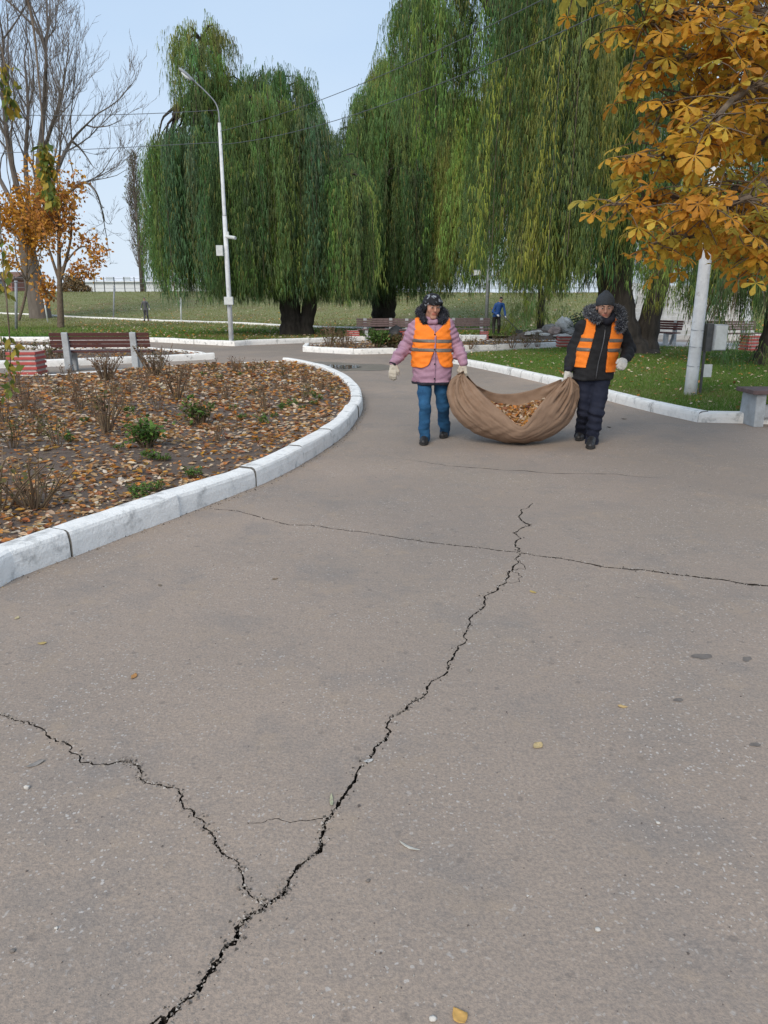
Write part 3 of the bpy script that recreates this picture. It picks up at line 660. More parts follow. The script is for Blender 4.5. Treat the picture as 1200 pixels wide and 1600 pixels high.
q = atpost(363, 370); m = MB(); m.tube([(bx + .05, LY - .1, q[2]), (bx + .38, LY - .3, q[2] - .06)], .055, 8); m.box((bx + .1, LY - .1, q[2] + .06), (.06, .1, .18)); put('camera', m.mesh('cam'), M['boxwhite'], root)
q = atpost(363, 470); put('control_box', MB().box((bx + .02, LY - .16, q[2]), (.30, .14, .26)).mesh('box'), M['boxwhite'], root, bevel=.01)

# white lamp post on the right
p = G(1077, 628); px_, py_ = p[0], p[1]; root = empty('lamp_post', (px_, py_, 0.1), 'thick whitewashed lamp post with grey boxes strapped to it, on the right lawn', 'lamp post')
k = 12
m = MB(); zs = np.array([0, .5, 1.2, 2.5, 4, 6, 8.0]); m.tube(np.c_[np.full(7, px_), np.full(7, py_), zs], np.interp(zs, [0, 8], [.095, .062]), k)
put('post', m.mesh('post', True), M['polewhite'], root)
bw = lambda v: D(1085, v, py_)[2]
for v_ in (515, 541, 571):
    z = bw(v_); r_ = np.interp(z, [0, 8], [.095, .062]) + .004
    a = np.linspace(0, 2 * PI, 13); put('strap', MB().tube(np.c_[px_ + r_ * np.cos(a), py_ + r_ * np.sin(a), z + .012 * np.sin(a)], .004, 5).mesh('strap'), M['metalgrey'], root)
z0, z1 = bw(547), bw(507)
cb = put('switch_box', MB().box((px_ + .31, py_ - .02, (z0 + z1) / 2), (.19, .22, z1 - z0)).mesh('box'), M['concrete'], root, bevel=.008)
put('door', MB().box((px_ + .31, py_ - .137, (z0 + z1) / 2), (.165, .012, z1 - z0 - .03)).mesh('door'), M['boxwhite'], cb)
put('bracket', MB().box((px_ + .165, py_, (z0 + z1) / 2), (.09, .16, z1 - z0 + .03)).mesh('bracket'), M['metaldark'], root)
z2 = bw(579); put('notice_plate', MB().box((px_ + .20, py_ - .03, z2), (.145, .03, .19)).mesh('plate'), M['boxwhite'], root, bevel=.004)
put('cable_duct', MB().tube([(px_ + .135, py_ - .03, .12), (px_ + .13, py_ - .03, z0)], .022, 6).mesh('duct'), M['metaldark'], root)
arm = catmull([(px_, py_, 8.0), (px_, py_, 8.5), (px_ - .3, py_ - .1, 8.9), (px_ - 1.3, py_ - .4, 9.2)], 5)
put('arm', MB().tube(arm, .04, 8).mesh('arm', True), M['metalgrey'], root)
put('lamp_head', MB().tube([arm[-1], arm[-1] + (-.15, -.05, .02), arm[-1] + (-.45, -.15, .04), arm[-1] + (-.75, -.24, .02)], [.06, .15, .17, .05], 10).mesh('head', True), M['metalgrey'], root)

# overhead wires
def wire(a, b, sag, label, r=0.008):
    t = np.linspace(0, 1, 40)[:, None]; P = a * (1 - t) + b * t; P[:, 2] -= sag * 4 * (t * (1 - t))[:, 0]
    put('overhead_wire', MB().tube(P, r, 4, cap=False).mesh('wire'), M['wire'], label=label, cat='wire', group='overhead wires', origin=a)
lp = lambda v: np.array((bx, LY, D(345, v, LY)[2])); rp = lambda z: np.array((px_, py_, z))
wire(np.array((-34.0, 30.0, 10.6)), lp(172), 1.0, 'upper overhead wire left of the street lamp, across open sky', .010)
wire(np.array((-34.0, 30.0, 6.6)), lp(222), 0.25, 'lower overhead wire left of the street lamp, behind the bare tree', .010)
wire(lp(205), rp(6.6), 0.35, 'upper cable between the street lamp and the right lamp post')
wire(lp(226), rp(6.0), 0.45, 'lower cable between the street lamp and the right lamp post')

# grey mast with floodlights beyond the benches
p = G(760, 527); p[1] = 34.0; p = np.array((D(760, 500, 34.0)[0], 34.0, float(terrain(5, 34))))
root = empty('lamp_mast', p, 'slim dark grey lamp mast with two small floodlights beside the blue-jacketed sweeper', 'lamp mast')
zt = D(758, 352, 34)[2]; zf_ = D(760, 432, 34)[2]
put('post', MB().tube([p, (p[0], 34, zt)], [.085, .06], 10).mesh('post', True), M['metalgrey'], root)
for sx in (-1, 1):
    put('bracket', MB().tube([(p[0], 34, zf_ - .1), (p[0] + sx * .42, 33.8, zf_ + .1)], .025, 6).mesh('br'), M['metalgrey'], root)
    fl = put('floodlight', MB().box((p[0] + sx * .5, 33.75, zf_ + .15), (.34, .16, .24), sx * .3).mesh('fl'), M['metalgrey'], root)
    put('lens', MB().box((p[0] + sx * .5, 33.66, zf_ + .14), (.28, .03, .18), sx * .3).mesh('ls'), M['glass'], fl)

# slim posts standing on the left grass
for u, v0, v1, r_, lean, mt, lab in ((25, 515, 440, .07, .0, 'metalgrey', 'dark slim post left of the leaning bare trunk'), (75, 504, 460, .05, .16, 'boxwhite', 'pale leaning pole between the two left trees'),
                                    (177, 499, 447, .055, -.03, 'metalgrey', 'slim grey post on the grass right of the orange tree'), (283, 503, 466, .05, .02, 'boxwhite', 'short pale post beside the left edge of the willow')):
    p = T(u, v0); q = D(u, v1, p[1]); root = empty('post', p, lab, 'post', 'slim posts on the far grass')
    put('pole', MB().tube([p - (0, 0, .1), (q[0] - lean * 2, p[1], q[2])], r_, 8).mesh('pole', True), M[mt], root)
    put('cap', MB().tube([(q[0] - lean * 2, p[1], q[2] - .02), (q[0] - lean * 2, p[1], q[2] + .05)], [r_ * 1.5, r_], 8).mesh('cap'), M[mt], root)

# fence on top of the embankment
FY = 87.0
root = empty('mesh_fence', (-40, FY, 2.3), 'dark post and wire fence along the top of the far embankment', 'fence')
pm = MB().tube([(0, 0, -.3), (0, 0, 1.65)], .055, 5).mesh('post')
x = -46.0; first = True
while x < 32:
    z = float(terrain(x, FY)); o = local('post', pm, M['metaldark'], root, 0, (x + 40, 0, z - 2.3)); x += 1.12 + random.uniform(-.04, .04)
xs_ = np.linspace(-46, 32, 60); zz = terrain(xs_, np.full(60, FY))
for dz in (.45, .95, 1.5): put('rail', MB().tube(np.c_[xs_, np.full(60, FY), zz + dz], .016, 4).mesh('rail'), M['metalgrey'], root)

# white building beyond, small brick house on the far left
a0, a1 = D(108, 460, 118), D(345, 460, 118); H = D(200, 441, 118)[2]; base = float(terrain(-30, 118)) - .2
root = empty('warehouse', ((a0[0] + a1[0]) / 2, 122, base), 'long low white building beyond the fence, between orange tree and willow', 'building')
cx, wx = (a0[0] + a1[0]) / 2, a1[0] - a0[0]
put('wall', MB().box((cx, 124, (base + H) / 2), (wx, 12, H - base)).mesh('wall'), M['wallwhite'], root)
m = MB(); hz = D(200, 430, 118)[2]
m.add([(cx - wx / 2 - .4, 117.6, H), (cx + wx / 2 + .4, 117.6, H), (cx + wx / 2 + .4, 124, hz), (cx - wx / 2 - .4, 124, hz), (cx - wx / 2 - .4, 130.4, H), (cx + wx / 2 + .4, 130.4, H),
       (cx - wx / 2 - .4, 117.6, H + .15), (cx + wx / 2 + .4, 117.6, H + .15), (cx + wx / 2 + .4, 124, hz + .15), (cx - wx / 2 - .4, 124, hz + .15)],
      [[0, 1, 2, 3], [3, 2, 5, 4], [6, 7, 8, 9], [0, 1, 7, 6]])
put('roof', m.mesh('roof'), M['wallwhite'], root)
for k in range(9): put('window', MB().box((cx - wx / 2 + wx * (k + .5) / 9, 117.95, base + 2.6), (1.1, .2, .6)).mesh('window'), mat('pale_pane', (.5, .55, .6), rough=.3) if k == 0 else bpy.data.materials['pale_pane'], root)
a0, a1 = D(-60, 450, 100), D(19, 450, 100); base = float(terrain(-50, 100)) - .2; H = D(0, 436, 100)[2]; hz = D(0, 423, 100)[2]
cx, wx = (a0[0] + a1[0]) / 2, a1[0] - a0[0]
root = empty('brick_house', (cx, 104, base), 'small brick house with brown roof at the far left edge', 'house')
put('wall', MB().box((cx, 104, (base + H) / 2), (wx, 8, H - base)).mesh('wall'), M['brick'], root)
m = MB(); e_ = wx / 2 + .3; m.add([(cx - e_, 99.6, H - .1), (cx + e_, 99.6, H - .1), (cx + e_, 104, hz), (cx - e_, 104, hz), (cx - e_, 108.4, H - .1), (cx + e_, 108.4, H - .1)], [[0, 1, 2, 3], [3, 2, 5, 4]]); m.add([(cx - e_, 99.6, H - .1), (cx - e_, 104, hz), (cx - e_, 108.4, H - .1), (cx + e_, 99.6, H - .1), (cx + e_, 108.4, H - .1), (cx + e_, 104, hz)], [[0, 1, 2], [3, 4, 5]])
put('roof', m.mesh('roof'), M['roofbrown'], root)
for k in range(3):
    w_ = put('window', MB().box((cx - wx / 2 + wx * (k + .5) / 3, 99.93, base + 1.5), (1.0, .2, 1.1)).mesh('window'), M['boxwhite'], root)
    put('pane', MB().box((cx - wx / 2 + wx * (k + .5) / 3, 99.80, base + 1.5), (.8, .05, .9)).mesh('pane'), M['win'], w_)

# concrete steps up the bank on the right
sy = 30.2; sl = D(985, 530, sy)[0]; sr = D(1150, 530, sy)[0]
sx_ = (sl + sr) / 2
root = empty('steps', (sx_, sy, 0), 'broad flight of whitish concrete steps behind the leaning willow trunk', 'steps', None, -math.atan2(sx_, sy))
M['step'] = mat('whitish_step', (0.62, 0.60, 0.57), (0.46, 0.445, 0.42), 2.5, 0.9, bump=.3, bscale=30, c3=(.3, .29, .27), s3=1.5, r3=(.55, .75))
for k in range(13):
    local('step', MB().box((random.uniform(-.03, .03), k * .42 + .35, (k + 1) * .165 / 2 + .01), (sr - sl, .70, (k + 1) * .165 + .04)).mesh('step'), M['step'], root, .015)
for sx in (-1, 1):
    x_ = sx * ((sr - sl) / 2 + .22); m = MB(); V = np.array([(x_ - .2, -.1, -.05), (x_ + .2, -.1, -.05), (x_ - .2, 6, -.05), (x_ + .2, 6, -.05), (x_ - .2, -.1, .3), (x_ + .2, -.1, .3), (x_ - .2, 6, 2.3), (x_ + .2, 6, 2.3)])
    m.add(V, [[0, 1, 5, 4], [2, 6, 7, 3], [4, 5, 7, 6], [0, 4, 6, 2], [1, 3, 7, 5]]); local('side_wall', m.mesh('side'), M['step'], root)

# rockery boulders on a soil mound
mc = D(872, 530, 28.9); mx, my = np.meshgrid(np.linspace(-2.0, 1.9, 30), np.linspace(-1.0, 1.6, 20)); mz = .52 * np.clip(1 - (mx / 2.0) ** 2, 0, 1) * sstep(-1.0, .6, my) * sstep(1.6, .8, my) + .03 * wob(mx, my, 3, 9) - .01
i = np.arange(19)[:, None] * 30; j = np.arange(29)[None]; put('rockery_mound', mk_mesh('mound', np.stack([mx + mc[0], my + 28.9, mz], -1).reshape(-1, 3), [np.stack([i + j, i + j + 1, i + 31 + j, i + 30 + j], -1).reshape(-1, 4)], smooth=True), M['soil'], kind='structure')
def boulder(u, v, w, h, mt, seed, label, Y=None):
    p = G(u, v) if u > 1000 else D(u, v, 28.4 + (529 - v) * .09); s = p[1] * 1.03 / FOC
    V = S * (1 + smooth_noise(S, 3.2, .34, seed) + smooth_noise(S, 8, .16, seed + 1))[:, None] * np.array((w * s / 2, w * s / 2 * .8, h * s / 1.7)); V[:, 2] = np.maximum(V[:, 2], -h * s * .22)
    V[:, 2] += h * s * .38
    V += np.array((p[0], p[1], max(p[2], 0) - .03))
    put('boulder', mk_mesh('boulder', V, [SF], smooth=False), M[mt], label=label, cat='boulder', group='rockery boulders', origin=(p[0], p[1], max(p[2], 0)))
for i_, (u, v, w, h, mt, lab) in enumerate((
        (882, 521, 27, 25, 'stonew', 'largest pale boulder at the top of the rockery'), (858, 520, 17, 15, 'stone', 'dark grey boulder left of the largest pale boulder'),
        (866, 524, 17, 15, 'stonep', 'pinkish boulder in front of the largest pale boulder'), (893, 524, 32, 12, 'stone', 'long flat grey boulder right of the pinkish one'),
        (838, 521, 20, 6, 'stonew', 'flat white stone left of the small tree trunk'), (828, 523, 16, 6, 'stonew', 'leftmost flat white stone of the rockery'),
        (850, 524, 20, 5, 'stonew', 'flat pale slab in front of the dark grey boulder'), (880, 527, 26, 7, 'stonew', 'low white slab at the foot of the rockery'),
        (907, 519, 20, 14, 'stone', 'grey boulder at the shoulder of the dark-clad person'), (902, 527, 20, 8, 'stonew', 'white slab partly behind the dark-clad person'),
        (1188, 531, 36, 10, 'stonew', 'pale flat stone heap near the right frame edge'), (1120, 523, 14, 8, 'stonew', 'small white stone above the lamp post box'))):
    boulder(u, v, w, h, mt, 40 + i_, lab)
# low whitewashed wall pieces in front of the far benches
for u0, u1, v, lab in ((640, 760, 533.5, 'low white concrete edging under the benches beyond the lilac sleeve'), (800, 905, 536, 'low pale stone edging in front of the rockery')):
    a, b_ = G(u0, v), G(u1, v); kerb_run(np.array([a[:2], b_[:2]]), 1, .24 if u0 < 700 else .10, .2, 1.0, label=lab)

# ================================================================== TREES
def leaf_tris(c, d, w, L, W):
    """pointed leaf triangles"""
    V = np.stack([c - w * (W * .5)[:, None], c + w * (W * .5)[:, None], c + d * L[:, None]], 1).reshape(-1, 3)
    return V, np.arange(len(V)).reshape(-1, 3)
def hanging_foliage(lumps, Yt, spacing, lsz, clump=11, seed=0, slant=.03, dens=.8):
    """lumps: (u0, u1, vtop, vend0, vend1, clusters, tint, depth offset) -> strands of narrow leaves hanging from domed limbs"""
    r = np.random.default_rng(seed); AV, AF, AC, SP_ = [], [], [], []; off = 0; tops = []; lumps = [(*q[:5], int(q[5] * dens), *q[6:]) for q in lumps]
    for (u0, u1, vt, ve0, ve1, ncl, tint, dy) in lumps:
        Y = Yt + dy; a, b = D(u0, vt, Y), D(u1, vt, Y); rx = max((b[0] - a[0]) / 2 - .22, .5); cx = (a[0] + b[0]) / 2; ztop = D(600, vt, Y)[2]
        rz = min(rx * 0.85, 2.6); ry = max(rx * 0.85, 1.2); z1 = D(600, ve0, Y)[2]; z0 = D(600, ve1, Y)[2]
        tops.append((cx, Y, ztop - rz, rx, rz))
        # clusters of strands on the dome
        th = r.uniform(0, 2 * PI, ncl); rad = r.uniform(0.0, 1, ncl) ** 0.42
        x = np.cos(th) * rad; y = np.sin(th) * rad; zz = np.sqrt(np.clip(1 - rad ** 2, 0, 1))
        cen = np.c_[cx + rx * x, Y + ry * y, ztop - rz + rz * zz * r.uniform(.78, 1.0, ncl)]
        wisp = r.uniform(0, 1, ncl) < .10; cen[wisp, 2] += r.uniform(.1, .7, wisp.sum()); inner = r.uniform(0, 1, ncl) < .3; cen[inner, 2] -= r.uniform(.3, 2.5, inner.sum())
        tintc = np.array(tint) * r.uniform(.62, 1.3, (ncl, 1)) * (1 + r.normal(0, .10, (ncl, 3)))
        yl = r.uniform(0, 1, ncl) < .22; tintc[yl] = tintc[yl] * np.array((1.35, 1.2, .85))
        cend = r.uniform(0, 1, ncl); zend = z0 + (z1 - z0) * cend ** 1.15
        short = r.uniform(0, 1, ncl) < .35; zend[short] = zend[short] + (cen[short, 2] - zend[short]) * r.uniform(.1, .65, short.sum())
        k = np.repeat(np.arange(ncl), clump); n = len(k)
        p0 = cen[k] + r.normal(0, 1, (n, 3)) * np.array((.10, .10, .16)); out = np.c_[np.cos(th), np.sin(th)][k]
        ze = zend[k] + np.abs(r.normal(0, .38, n)) + .08; Ls = np.clip(p0[:, 2] - ze, .5, 12)
        arc = r.uniform(.15, .55, n); sway = r.normal(0, .03, (n, 2)) + r.normal(0, slant, (ncl, 2))[k]
        m = (Ls / spacing).astype(int); idx = np.repeat(np.arange(n), m); tot = len(idx)
        s = r.uniform(0, 1, tot) * Ls[idx]
        P = p0[idx].copy(); e = 1 - np.exp(-s / .5)
        P[:, :2] += out[idx] * (arc[idx] * e)[:, None] + sway[idx] * s[:, None] + 0.05 * np.sin(s * 2.1 + idx)[:, None] * np.array((1, .6))
        P[:, 2] += .18 * np.sin(np.clip(s / .5, 0, PI)) - s
        side = r.normal(0, 1, (tot, 3)); d = np.c_[side[:, 0] * .17, side[:, 1] * .17, -np.ones(tot)]; d /= np.linalg.norm(d, axis=1)[:, None]
        w = np.cross(d, r.normal(0, 1, (tot, 3))); w /= np.linalg.norm(w, axis=1)[:, None] + 1e-6
        P += side * .024
        V, F = leaf_tris(P, d, w, lsz * r.uniform(.7, 1.4, tot), lsz * .085 * r.uniform(.7, 1.4, tot))
        c = tintc[k[idx]] * r.uniform(.75, 1.25, (tot, 1)); ye = r.uniform(0, 1, tot) < .06; c[ye] = (.26, .25, .07)
        AV.append(V); AF.append(F + off); AC.append(np.repeat(c, 3, 0)); off += len(V)
        # whip of each cluster: thin twig
        for q in range(0, ncl, 2):
            zz_ = np.linspace(0, 1, 5); L_ = max(cen[q, 2] - zend[q], .6)
            SP_.append((np.c_[cen[q, 0] + out[q * clump, 0] * .35 * (1 - np.exp(-zz_ * L_ / .5)), cen[q, 1] + out[q * clump, 1] * .35 * (1 - np.exp(-zz_ * L_ / .5)), cen[q, 2] - zz_ * L_ * .9], .008))
    return np.concatenate(AV), np.concatenate(AF), np.clip(np.concatenate(AC), .01, .6), tops, SP_
def limb_curve(a, b, up=.3, n=8, j=.12, seed=0):
    r = np.random.default_rng(seed); a = np.array(a, float); b = np.array(b, float); L = np.linalg.norm(b - a)
    t = np.linspace(0, 1, n)[:, None]; P = a * (1 - t) + b * t; P[:, 2] += up * L * .25 * np.sin(t[:, 0] * PI)
    P[1:-1] += r.normal(0, j * L * .12, (n - 2, 3)); return P
def willow(name, label, base, stems, lumps, Yt, spacing, lsz, seed, clump=11, slant=.03, dens=.8, group='weeping willows'):
    root = empty(name, base, label, 'tree', group)
    V, F, C, tops, whips = hanging_foliage(lumps, Yt, spacing, lsz, clump, seed, slant, dens)
    m = MB()
    for pts, rad in stems:
        P = catmull(np.array(pts), 6); m.tube(P, np.interp(np.linspace(0, 1, len(P)), np.linspace(0, 1, len(rad)), rad) * (1 + .06 * np.sin(np.arange(len(P)) * 1.7)), 12)
    put('trunk', m.mesh('trunk', True), M['bark'], root)
    ends = [np.array(s[0][-1]) for s in stems]
    br = MB()
    for i, (cx, cy, cz, rx, rz) in enumerate(tops):
        e = min(ends, key=lambda q: np.hypot(q[0] - cx, q[1] - cy)); P = limb_curve(e - (0, 0, .3), (cx, cy, cz + rz * .5), .5, 9, .25, seed + i); br.tube(P, np.linspace(.20, .05, 9), 7)
        for k in range(7):
            a = k * 2 * PI / 7 + random.uniform(-.3, .3); s = P[4 + k % 4]
            br.tube(limb_curve(s, (cx + math.cos(a) * rx * .8, cy + math.sin(a) * rx * .6, cz + rz * random.uniform(.3, .75)), .8, 7, .25, seed + 20 * i + k), np.linspace(.07, .015, 7), 5)
    put('branches', br.mesh('branches', True), M['bark'], root)
    tw = MB()
    for P, r_ in whips: tw.tube(P, r_, 3, cap=False)
    put('twigs', tw.mesh('twigs'), M['barkb'], root, kind='stuff')
    o = put('crown', mk_mesh('crown', V, [F], C), M['willow'], root); return root
GR = (.132, .225, .070); DK = (.084, .152, .053); YL = (.215, .265, .066); BL = (.115, .195, .095)
Y1 = 31.6; b1 = np.array((D(466, 525, Y1)[0], Y1, .08)); w1 = lambda u, v, dy=0: D(u, v, Y1 + dy)
willow('willow_tree', 'broad weeping willow with a forked dark trunk behind the street lamp', b1,
       [([(b1[0] - .28, Y1, -.1), w1(456, 505), w1(453, 480), w1(445, 420), w1(420, 330), w1(400, 260)], [.62, .46, .42, .38, .30, .2]),
        ([(b1[0] + .32, Y1, -.1), w1(477, 510), w1(483, 482), w1(490, 420), w1(490, 340), w1(500, 300)], [.48, .32, .30, .28, .25, .2]),
        ([w1(420, 330), w1(360, 260), w1(325, 190), w1(315, 120)], [.26, .2, .15, .08])],
       [(262, 366, 32, 120, 215, 80, YL, 0), (270, 350, 70, 160, 260, 40, GR, -.8), (228, 330, 208, 400, 472, 120, GR, 0), (250, 370, 190, 420, 480, 120, BL, -1.0), (325, 430, 128, 400, 478, 150, GR, .3),
        (360, 492, 104, 440, 482, 170, DK, 0), (340, 470, 140, 420, 480, 120, GR, -1.6), (430, 520, 175, 440, 482, 110, BL, -.6), (470, 572, 245, 450, 480, 130, DK, -.4), (510, 586, 272, 455, 482, 80, GR, -1.2), (235, 440, 225, 430, 478, 170, DK, 1.4), (380, 586, 215, 440, 480, 170, DK, 1.6), (300, 400, 120, 300, 420, 70, GR, .6), (228, 280, 230, 380, 470, 50, GR, -.6), (300, 420, 250, 440, 480, 100, DK, -2.0), (420, 560, 300, 455, 484, 110, DK, 1.0)],
       Y1, .095, .26, 11, 9, .03, .66)
Y2 = 38.0; b2 = np.array((D(600, 515, Y2)[0], Y2, .1)); w2 = lambda u, v, dy=0: D(u, v, Y2 + dy)
willow('willow_tree', 'middle weeping willow with a stout dark trunk behind the park bench', b2,
       [([(b2[0], Y2, -.1), w2(599, 500), w2(600, 475), w2(604, 420), w2(620, 330), w2(625, 250)], [.75, .58, .60, .50, .36, .2]),
        ([w2(604, 420), w2(650, 330), w2(700, 260), w2(720, 220)], [.4, .3, .2, .1])],
       [(512, 610, 190, 420, 480, 110, BL, 0), (570, 690, 88, 380, 478, 170, YL, .5), (545, 640, 130, 400, 478, 110, GR, -.8), (620, 720, 130, 420, 478, 120, GR, -.5), (690, 772, 150, 400, 462, 120, YL, -2), (700, 778, 200, 430, 466, 60, GR, -2.5), (560, 680, 250, 430, 482, 130, DK, -1.5), (520, 600, 280, 440, 482, 80, DK, 0), (530, 710, 170, 400, 480, 150, DK, 2.0)],
       Y2, .10, .28, 12, 9, .04, .64)
Y3 = 21.3; b3 = np.array((D(985, 556, Y3)[0], Y3, .1)); w3 = lambda u, v, dy=0: D(u, v, Y3 + dy)
willow('willow_tree', 'tallest weeping willow with thick leaning twin trunks behind the dark-clad person', b3,
       [([w3(978, 566), w3(970, 535), w3(962, 480), w3(958, 380), w3(945, 220), w3(915, 60), w3(900, -60)], [.95, .62, .50, .46, .42, .34, .2]),
        ([w3(1000, 566), w3(1008, 530), w3(1020, 480), w3(1040, 400), w3(1052, 250), w3(1055, 60)], [.62, .36, .27, .25, .22, .14]),
        ([w3(958, 330), w3(900, 220), w3(830, 90), w3(760, -30)], [.3, .25, .18, .1])],
       [(612, 705, -10, 110, 270, 110, GR, 0), (640, 742, -50, 90, 230, 100, DK, .8), (770, 860, -120, 300, 455, 120, GR, 0), (800, 930, -160, 360, 465, 150, DK, -1), (870, 1000, -170, 380, 470, 150, GR, .6), (835, 960, -60, 380, 468, 120, YL, -1.8),
        (780, 830, 100, 330, 455, 50, YL, -.8), (940, 1050, -150, 330, 440, 110, DK, -.5), (900, 1010, 150, 400, 475, 80, DK, .5), (985, 1090, -60, 330, 470, 90, GR, .5), (1030, 1110, 250, 440, 500, 55, GR, 1.2), (800, 1030, -120, 360, 466, 130, DK, 1.8)],
       Y3, .08, .20, 13, 10, .07, .52)
Y4 = 16.8; b4 = G(1200, 580); b4 = np.array((b4[0] + .05, Y4, .1)); w4 = lambda u, v, dy=0: D(u, v, Y4 + dy)
willow('willow_tree', 'low drooping willow at the right edge behind the white lamp post', b4,
       [([(b4[0] + .1, Y4, -.05), w4(1204, 545), w4(1212, 500), w4(1220, 400), w4(1215, 280), w4(1200, 200)], [.45, .27, .22, .20, .16, .1]),
        ([w4(1220, 400), w4(1180, 330), w4(1130, 300)], [.14, .1, .05])],
       [(1085, 1215, 290, 440, 505, 100, GR, 0), (1045, 1130, 300, 430, 495, 60, YL, .5), (1105, 1200, 405, 495, 518, 90, DK, -.6), (1120, 1320, 100, 400, 500, 120, DK, 0), (1180, 1330, 350, 480, 520, 70, DK, .6)],
       Y4, .07, .16, 14)
Y5 = 33.2; b5 = np.array((D(845, 520, Y5)[0], Y5, float(terrain(7, Y5))))
willow('young_willow', 'small round-crowned young willow with a thin trunk beside the rockery', b5,
       [([(b5[0], Y5, 0), D(845, 500, Y5), D(846, 470, Y5), D(842, 430, Y5)], [.19, .15, .14, .08])],
       [(788, 880, 388, 450, 474, 110, YL, 0), (800, 890, 410, 455, 474, 60, GR, -.6)], Y5, .06, .2, 15)

# ---- trees with ordinary branching
def grow(m, P, r0, depth, spread, ratio, tips, seed_dir_up=.2, minr=.008, k=5, thin=.005):
    """child branches along the polyline P"""
    n = len(P); L = np.linalg.norm(np.diff(P, axis=0), axis=1).sum()
    if depth == 0 or r0 < minr: tips.append(P); return
    cnt = int(np.clip(L / (.55 * ratio), 3, 9))
    for c in range(cnt):
        f = random.uniform(.28, 1.0) if c < cnt - 1 else 1.0
        i = min(n - 1, max(1, int(f * (n - 1)))); t = P[i] - P[i - 1]; t /= np.linalg.norm(t) + 1e-9
        d = t + np.array([random.gauss(0, spread), random.gauss(0, spread), random.gauss(0, spread * .7) + seed_dir_up]); d /= np.linalg.norm(d)
        l = L * random.uniform(.38, .62) * (1.15 - .35 * f); rr = max(r0 * random.uniform(.38, .55), thin); q = P[i].copy(); Q = [q.copy()]; st = 5 if depth > 2 else 3
        for s in range(st):
            d = d + np.array([random.gauss(0, .14), random.gauss(0, .14), random.gauss(.05, .10)]); d /= np.linalg.norm(d); q = q + d * l / st; Q.append(q.copy())
        Q = np.array(Q); m.tube(Q, np.linspace(rr, rr * .35, len(Q)), max(3, k - 1), cap=False)
        grow(m, Q, rr * .6, depth - 1, spread, ratio, tips, seed_dir_up, minr, max(3, k - 1), thin)
BY = 54.0; bp = lambda u, v, dy=0: D(u, v, BY + dy)
b0 = T(64, 497); BY = b0[1]
root = empty('bare_tree', b0, 'tall leafless tree with a thick leaning trunk at the left', 'tree')
main = catmull([b0 - (0, 0, .3), bp(58, 460), bp(46, 410), bp(40, 370)], 5)
tr = MB(); tr.tube(main, np.linspace(.80, .50, len(main)), 10)
limbs = [([(40, 375), (22, 360), (0, 338), (-30, 310)], .34), ([(40, 372), (36, 330), (26, 290), (12, 220), (4, 130), (6, 60)], .30), ([(41, 372), (44, 320), (40, 250), (44, 170), (38, 90)], .24),
         ([(44, 378), (56, 330), (60, 260), (68, 180), (72, 100), (70, 60)], .30), ([(46, 380), (72, 320), (92, 260), (112, 220), (140, 190)], .22), ([(50, 385), (80, 330), (108, 300), (132, 285), (150, 300), (160, 330)], .17),
         ([(40, 372), (20, 320), (-5, 270), (-30, 210)], .26), ([(60, 260), (80, 200), (96, 150), (104, 100)], .16), ([(112, 220), (128, 235), (145, 260)], .10)]
random.seed(21); tips = []; tw = MB()
for pp, r0 in limbs:
    P = catmull([bp(u, v, random.uniform(-1.5, 1.5)) for u, v in pp], 4); tr.tube(P, np.linspace(r0, r0 * .22, len(P)), 8); grow(tw, P, r0 * .5, 4, .36, 1.15, tips, .22, .006, 5, .013)
put('trunk', tr.mesh('trunk', True), M['barkg'], root); put('branches', tw.mesh('branches'), M['barkg'], root)

def leafy(name, label, base, stems, depth, spread, mt, lsz, per, cols, jit, up=.1, group=None, k=5, droop=.3, cat='tree'):
    root = empty(name, base, label, cat, group); tr = MB(); tw = MB(); tips = []
    for P, r0, r1 in stems:
        P = catmull(np.array(P), 5); tr.tube(P, np.linspace(r0, r1, len(P)), 8); grow(tw, P[len(P) // 3:], r0 * .5, depth, spread, .8, tips, up, .004, k)
    put('trunk', tr.mesh('trunk', True), M[mt], root); put('branches', tw.mesh('branches'), M[mt], root, kind='stuff')
    Q = np.concatenate([t[1:] for t in tips]); Q = np.repeat(Q, per, 0) + rng.normal(0, jit, (len(Q) * per, 3)); n = len(Q)
    d = rng.normal(0, 1, (n, 3)); d[:, 2] -= droop; d /= np.linalg.norm(d, axis=1)[:, None]; w = np.cross(d, rng.normal(0, 1, (n, 3))); w /= np.linalg.norm(w, axis=1)[:, None]
    L = lsz * rng.uniform(.6, 1.4, n); W = L * .55
    V = np.stack([Q, Q + d * (L * .5)[:, None] + w * (W * .5)[:, None], Q + d * L[:, None], Q + d * (L * .5)[:, None] - w * (W * .5)[:, None]], 1).reshape(-1, 3)
    C = np.array(cols)[rng.choice(len(cols), n)] * rng.uniform(.7, 1.25, (n, 1))
    put('crown', mk_mesh('crown', V, [np.arange(4 * n).reshape(-1, 4)], np.repeat(C, 4, 0)), M['leaf'], root); return root
random.seed(5)
OR = [(.54, .24, .05), (.46, .19, .045), (.58, .31, .06), (.40, .18, .06)]
b6 = T(95, 513); Y6 = b6[1]; t6 = lambda u, v, dy=0: D(u, v, Y6 + dy)
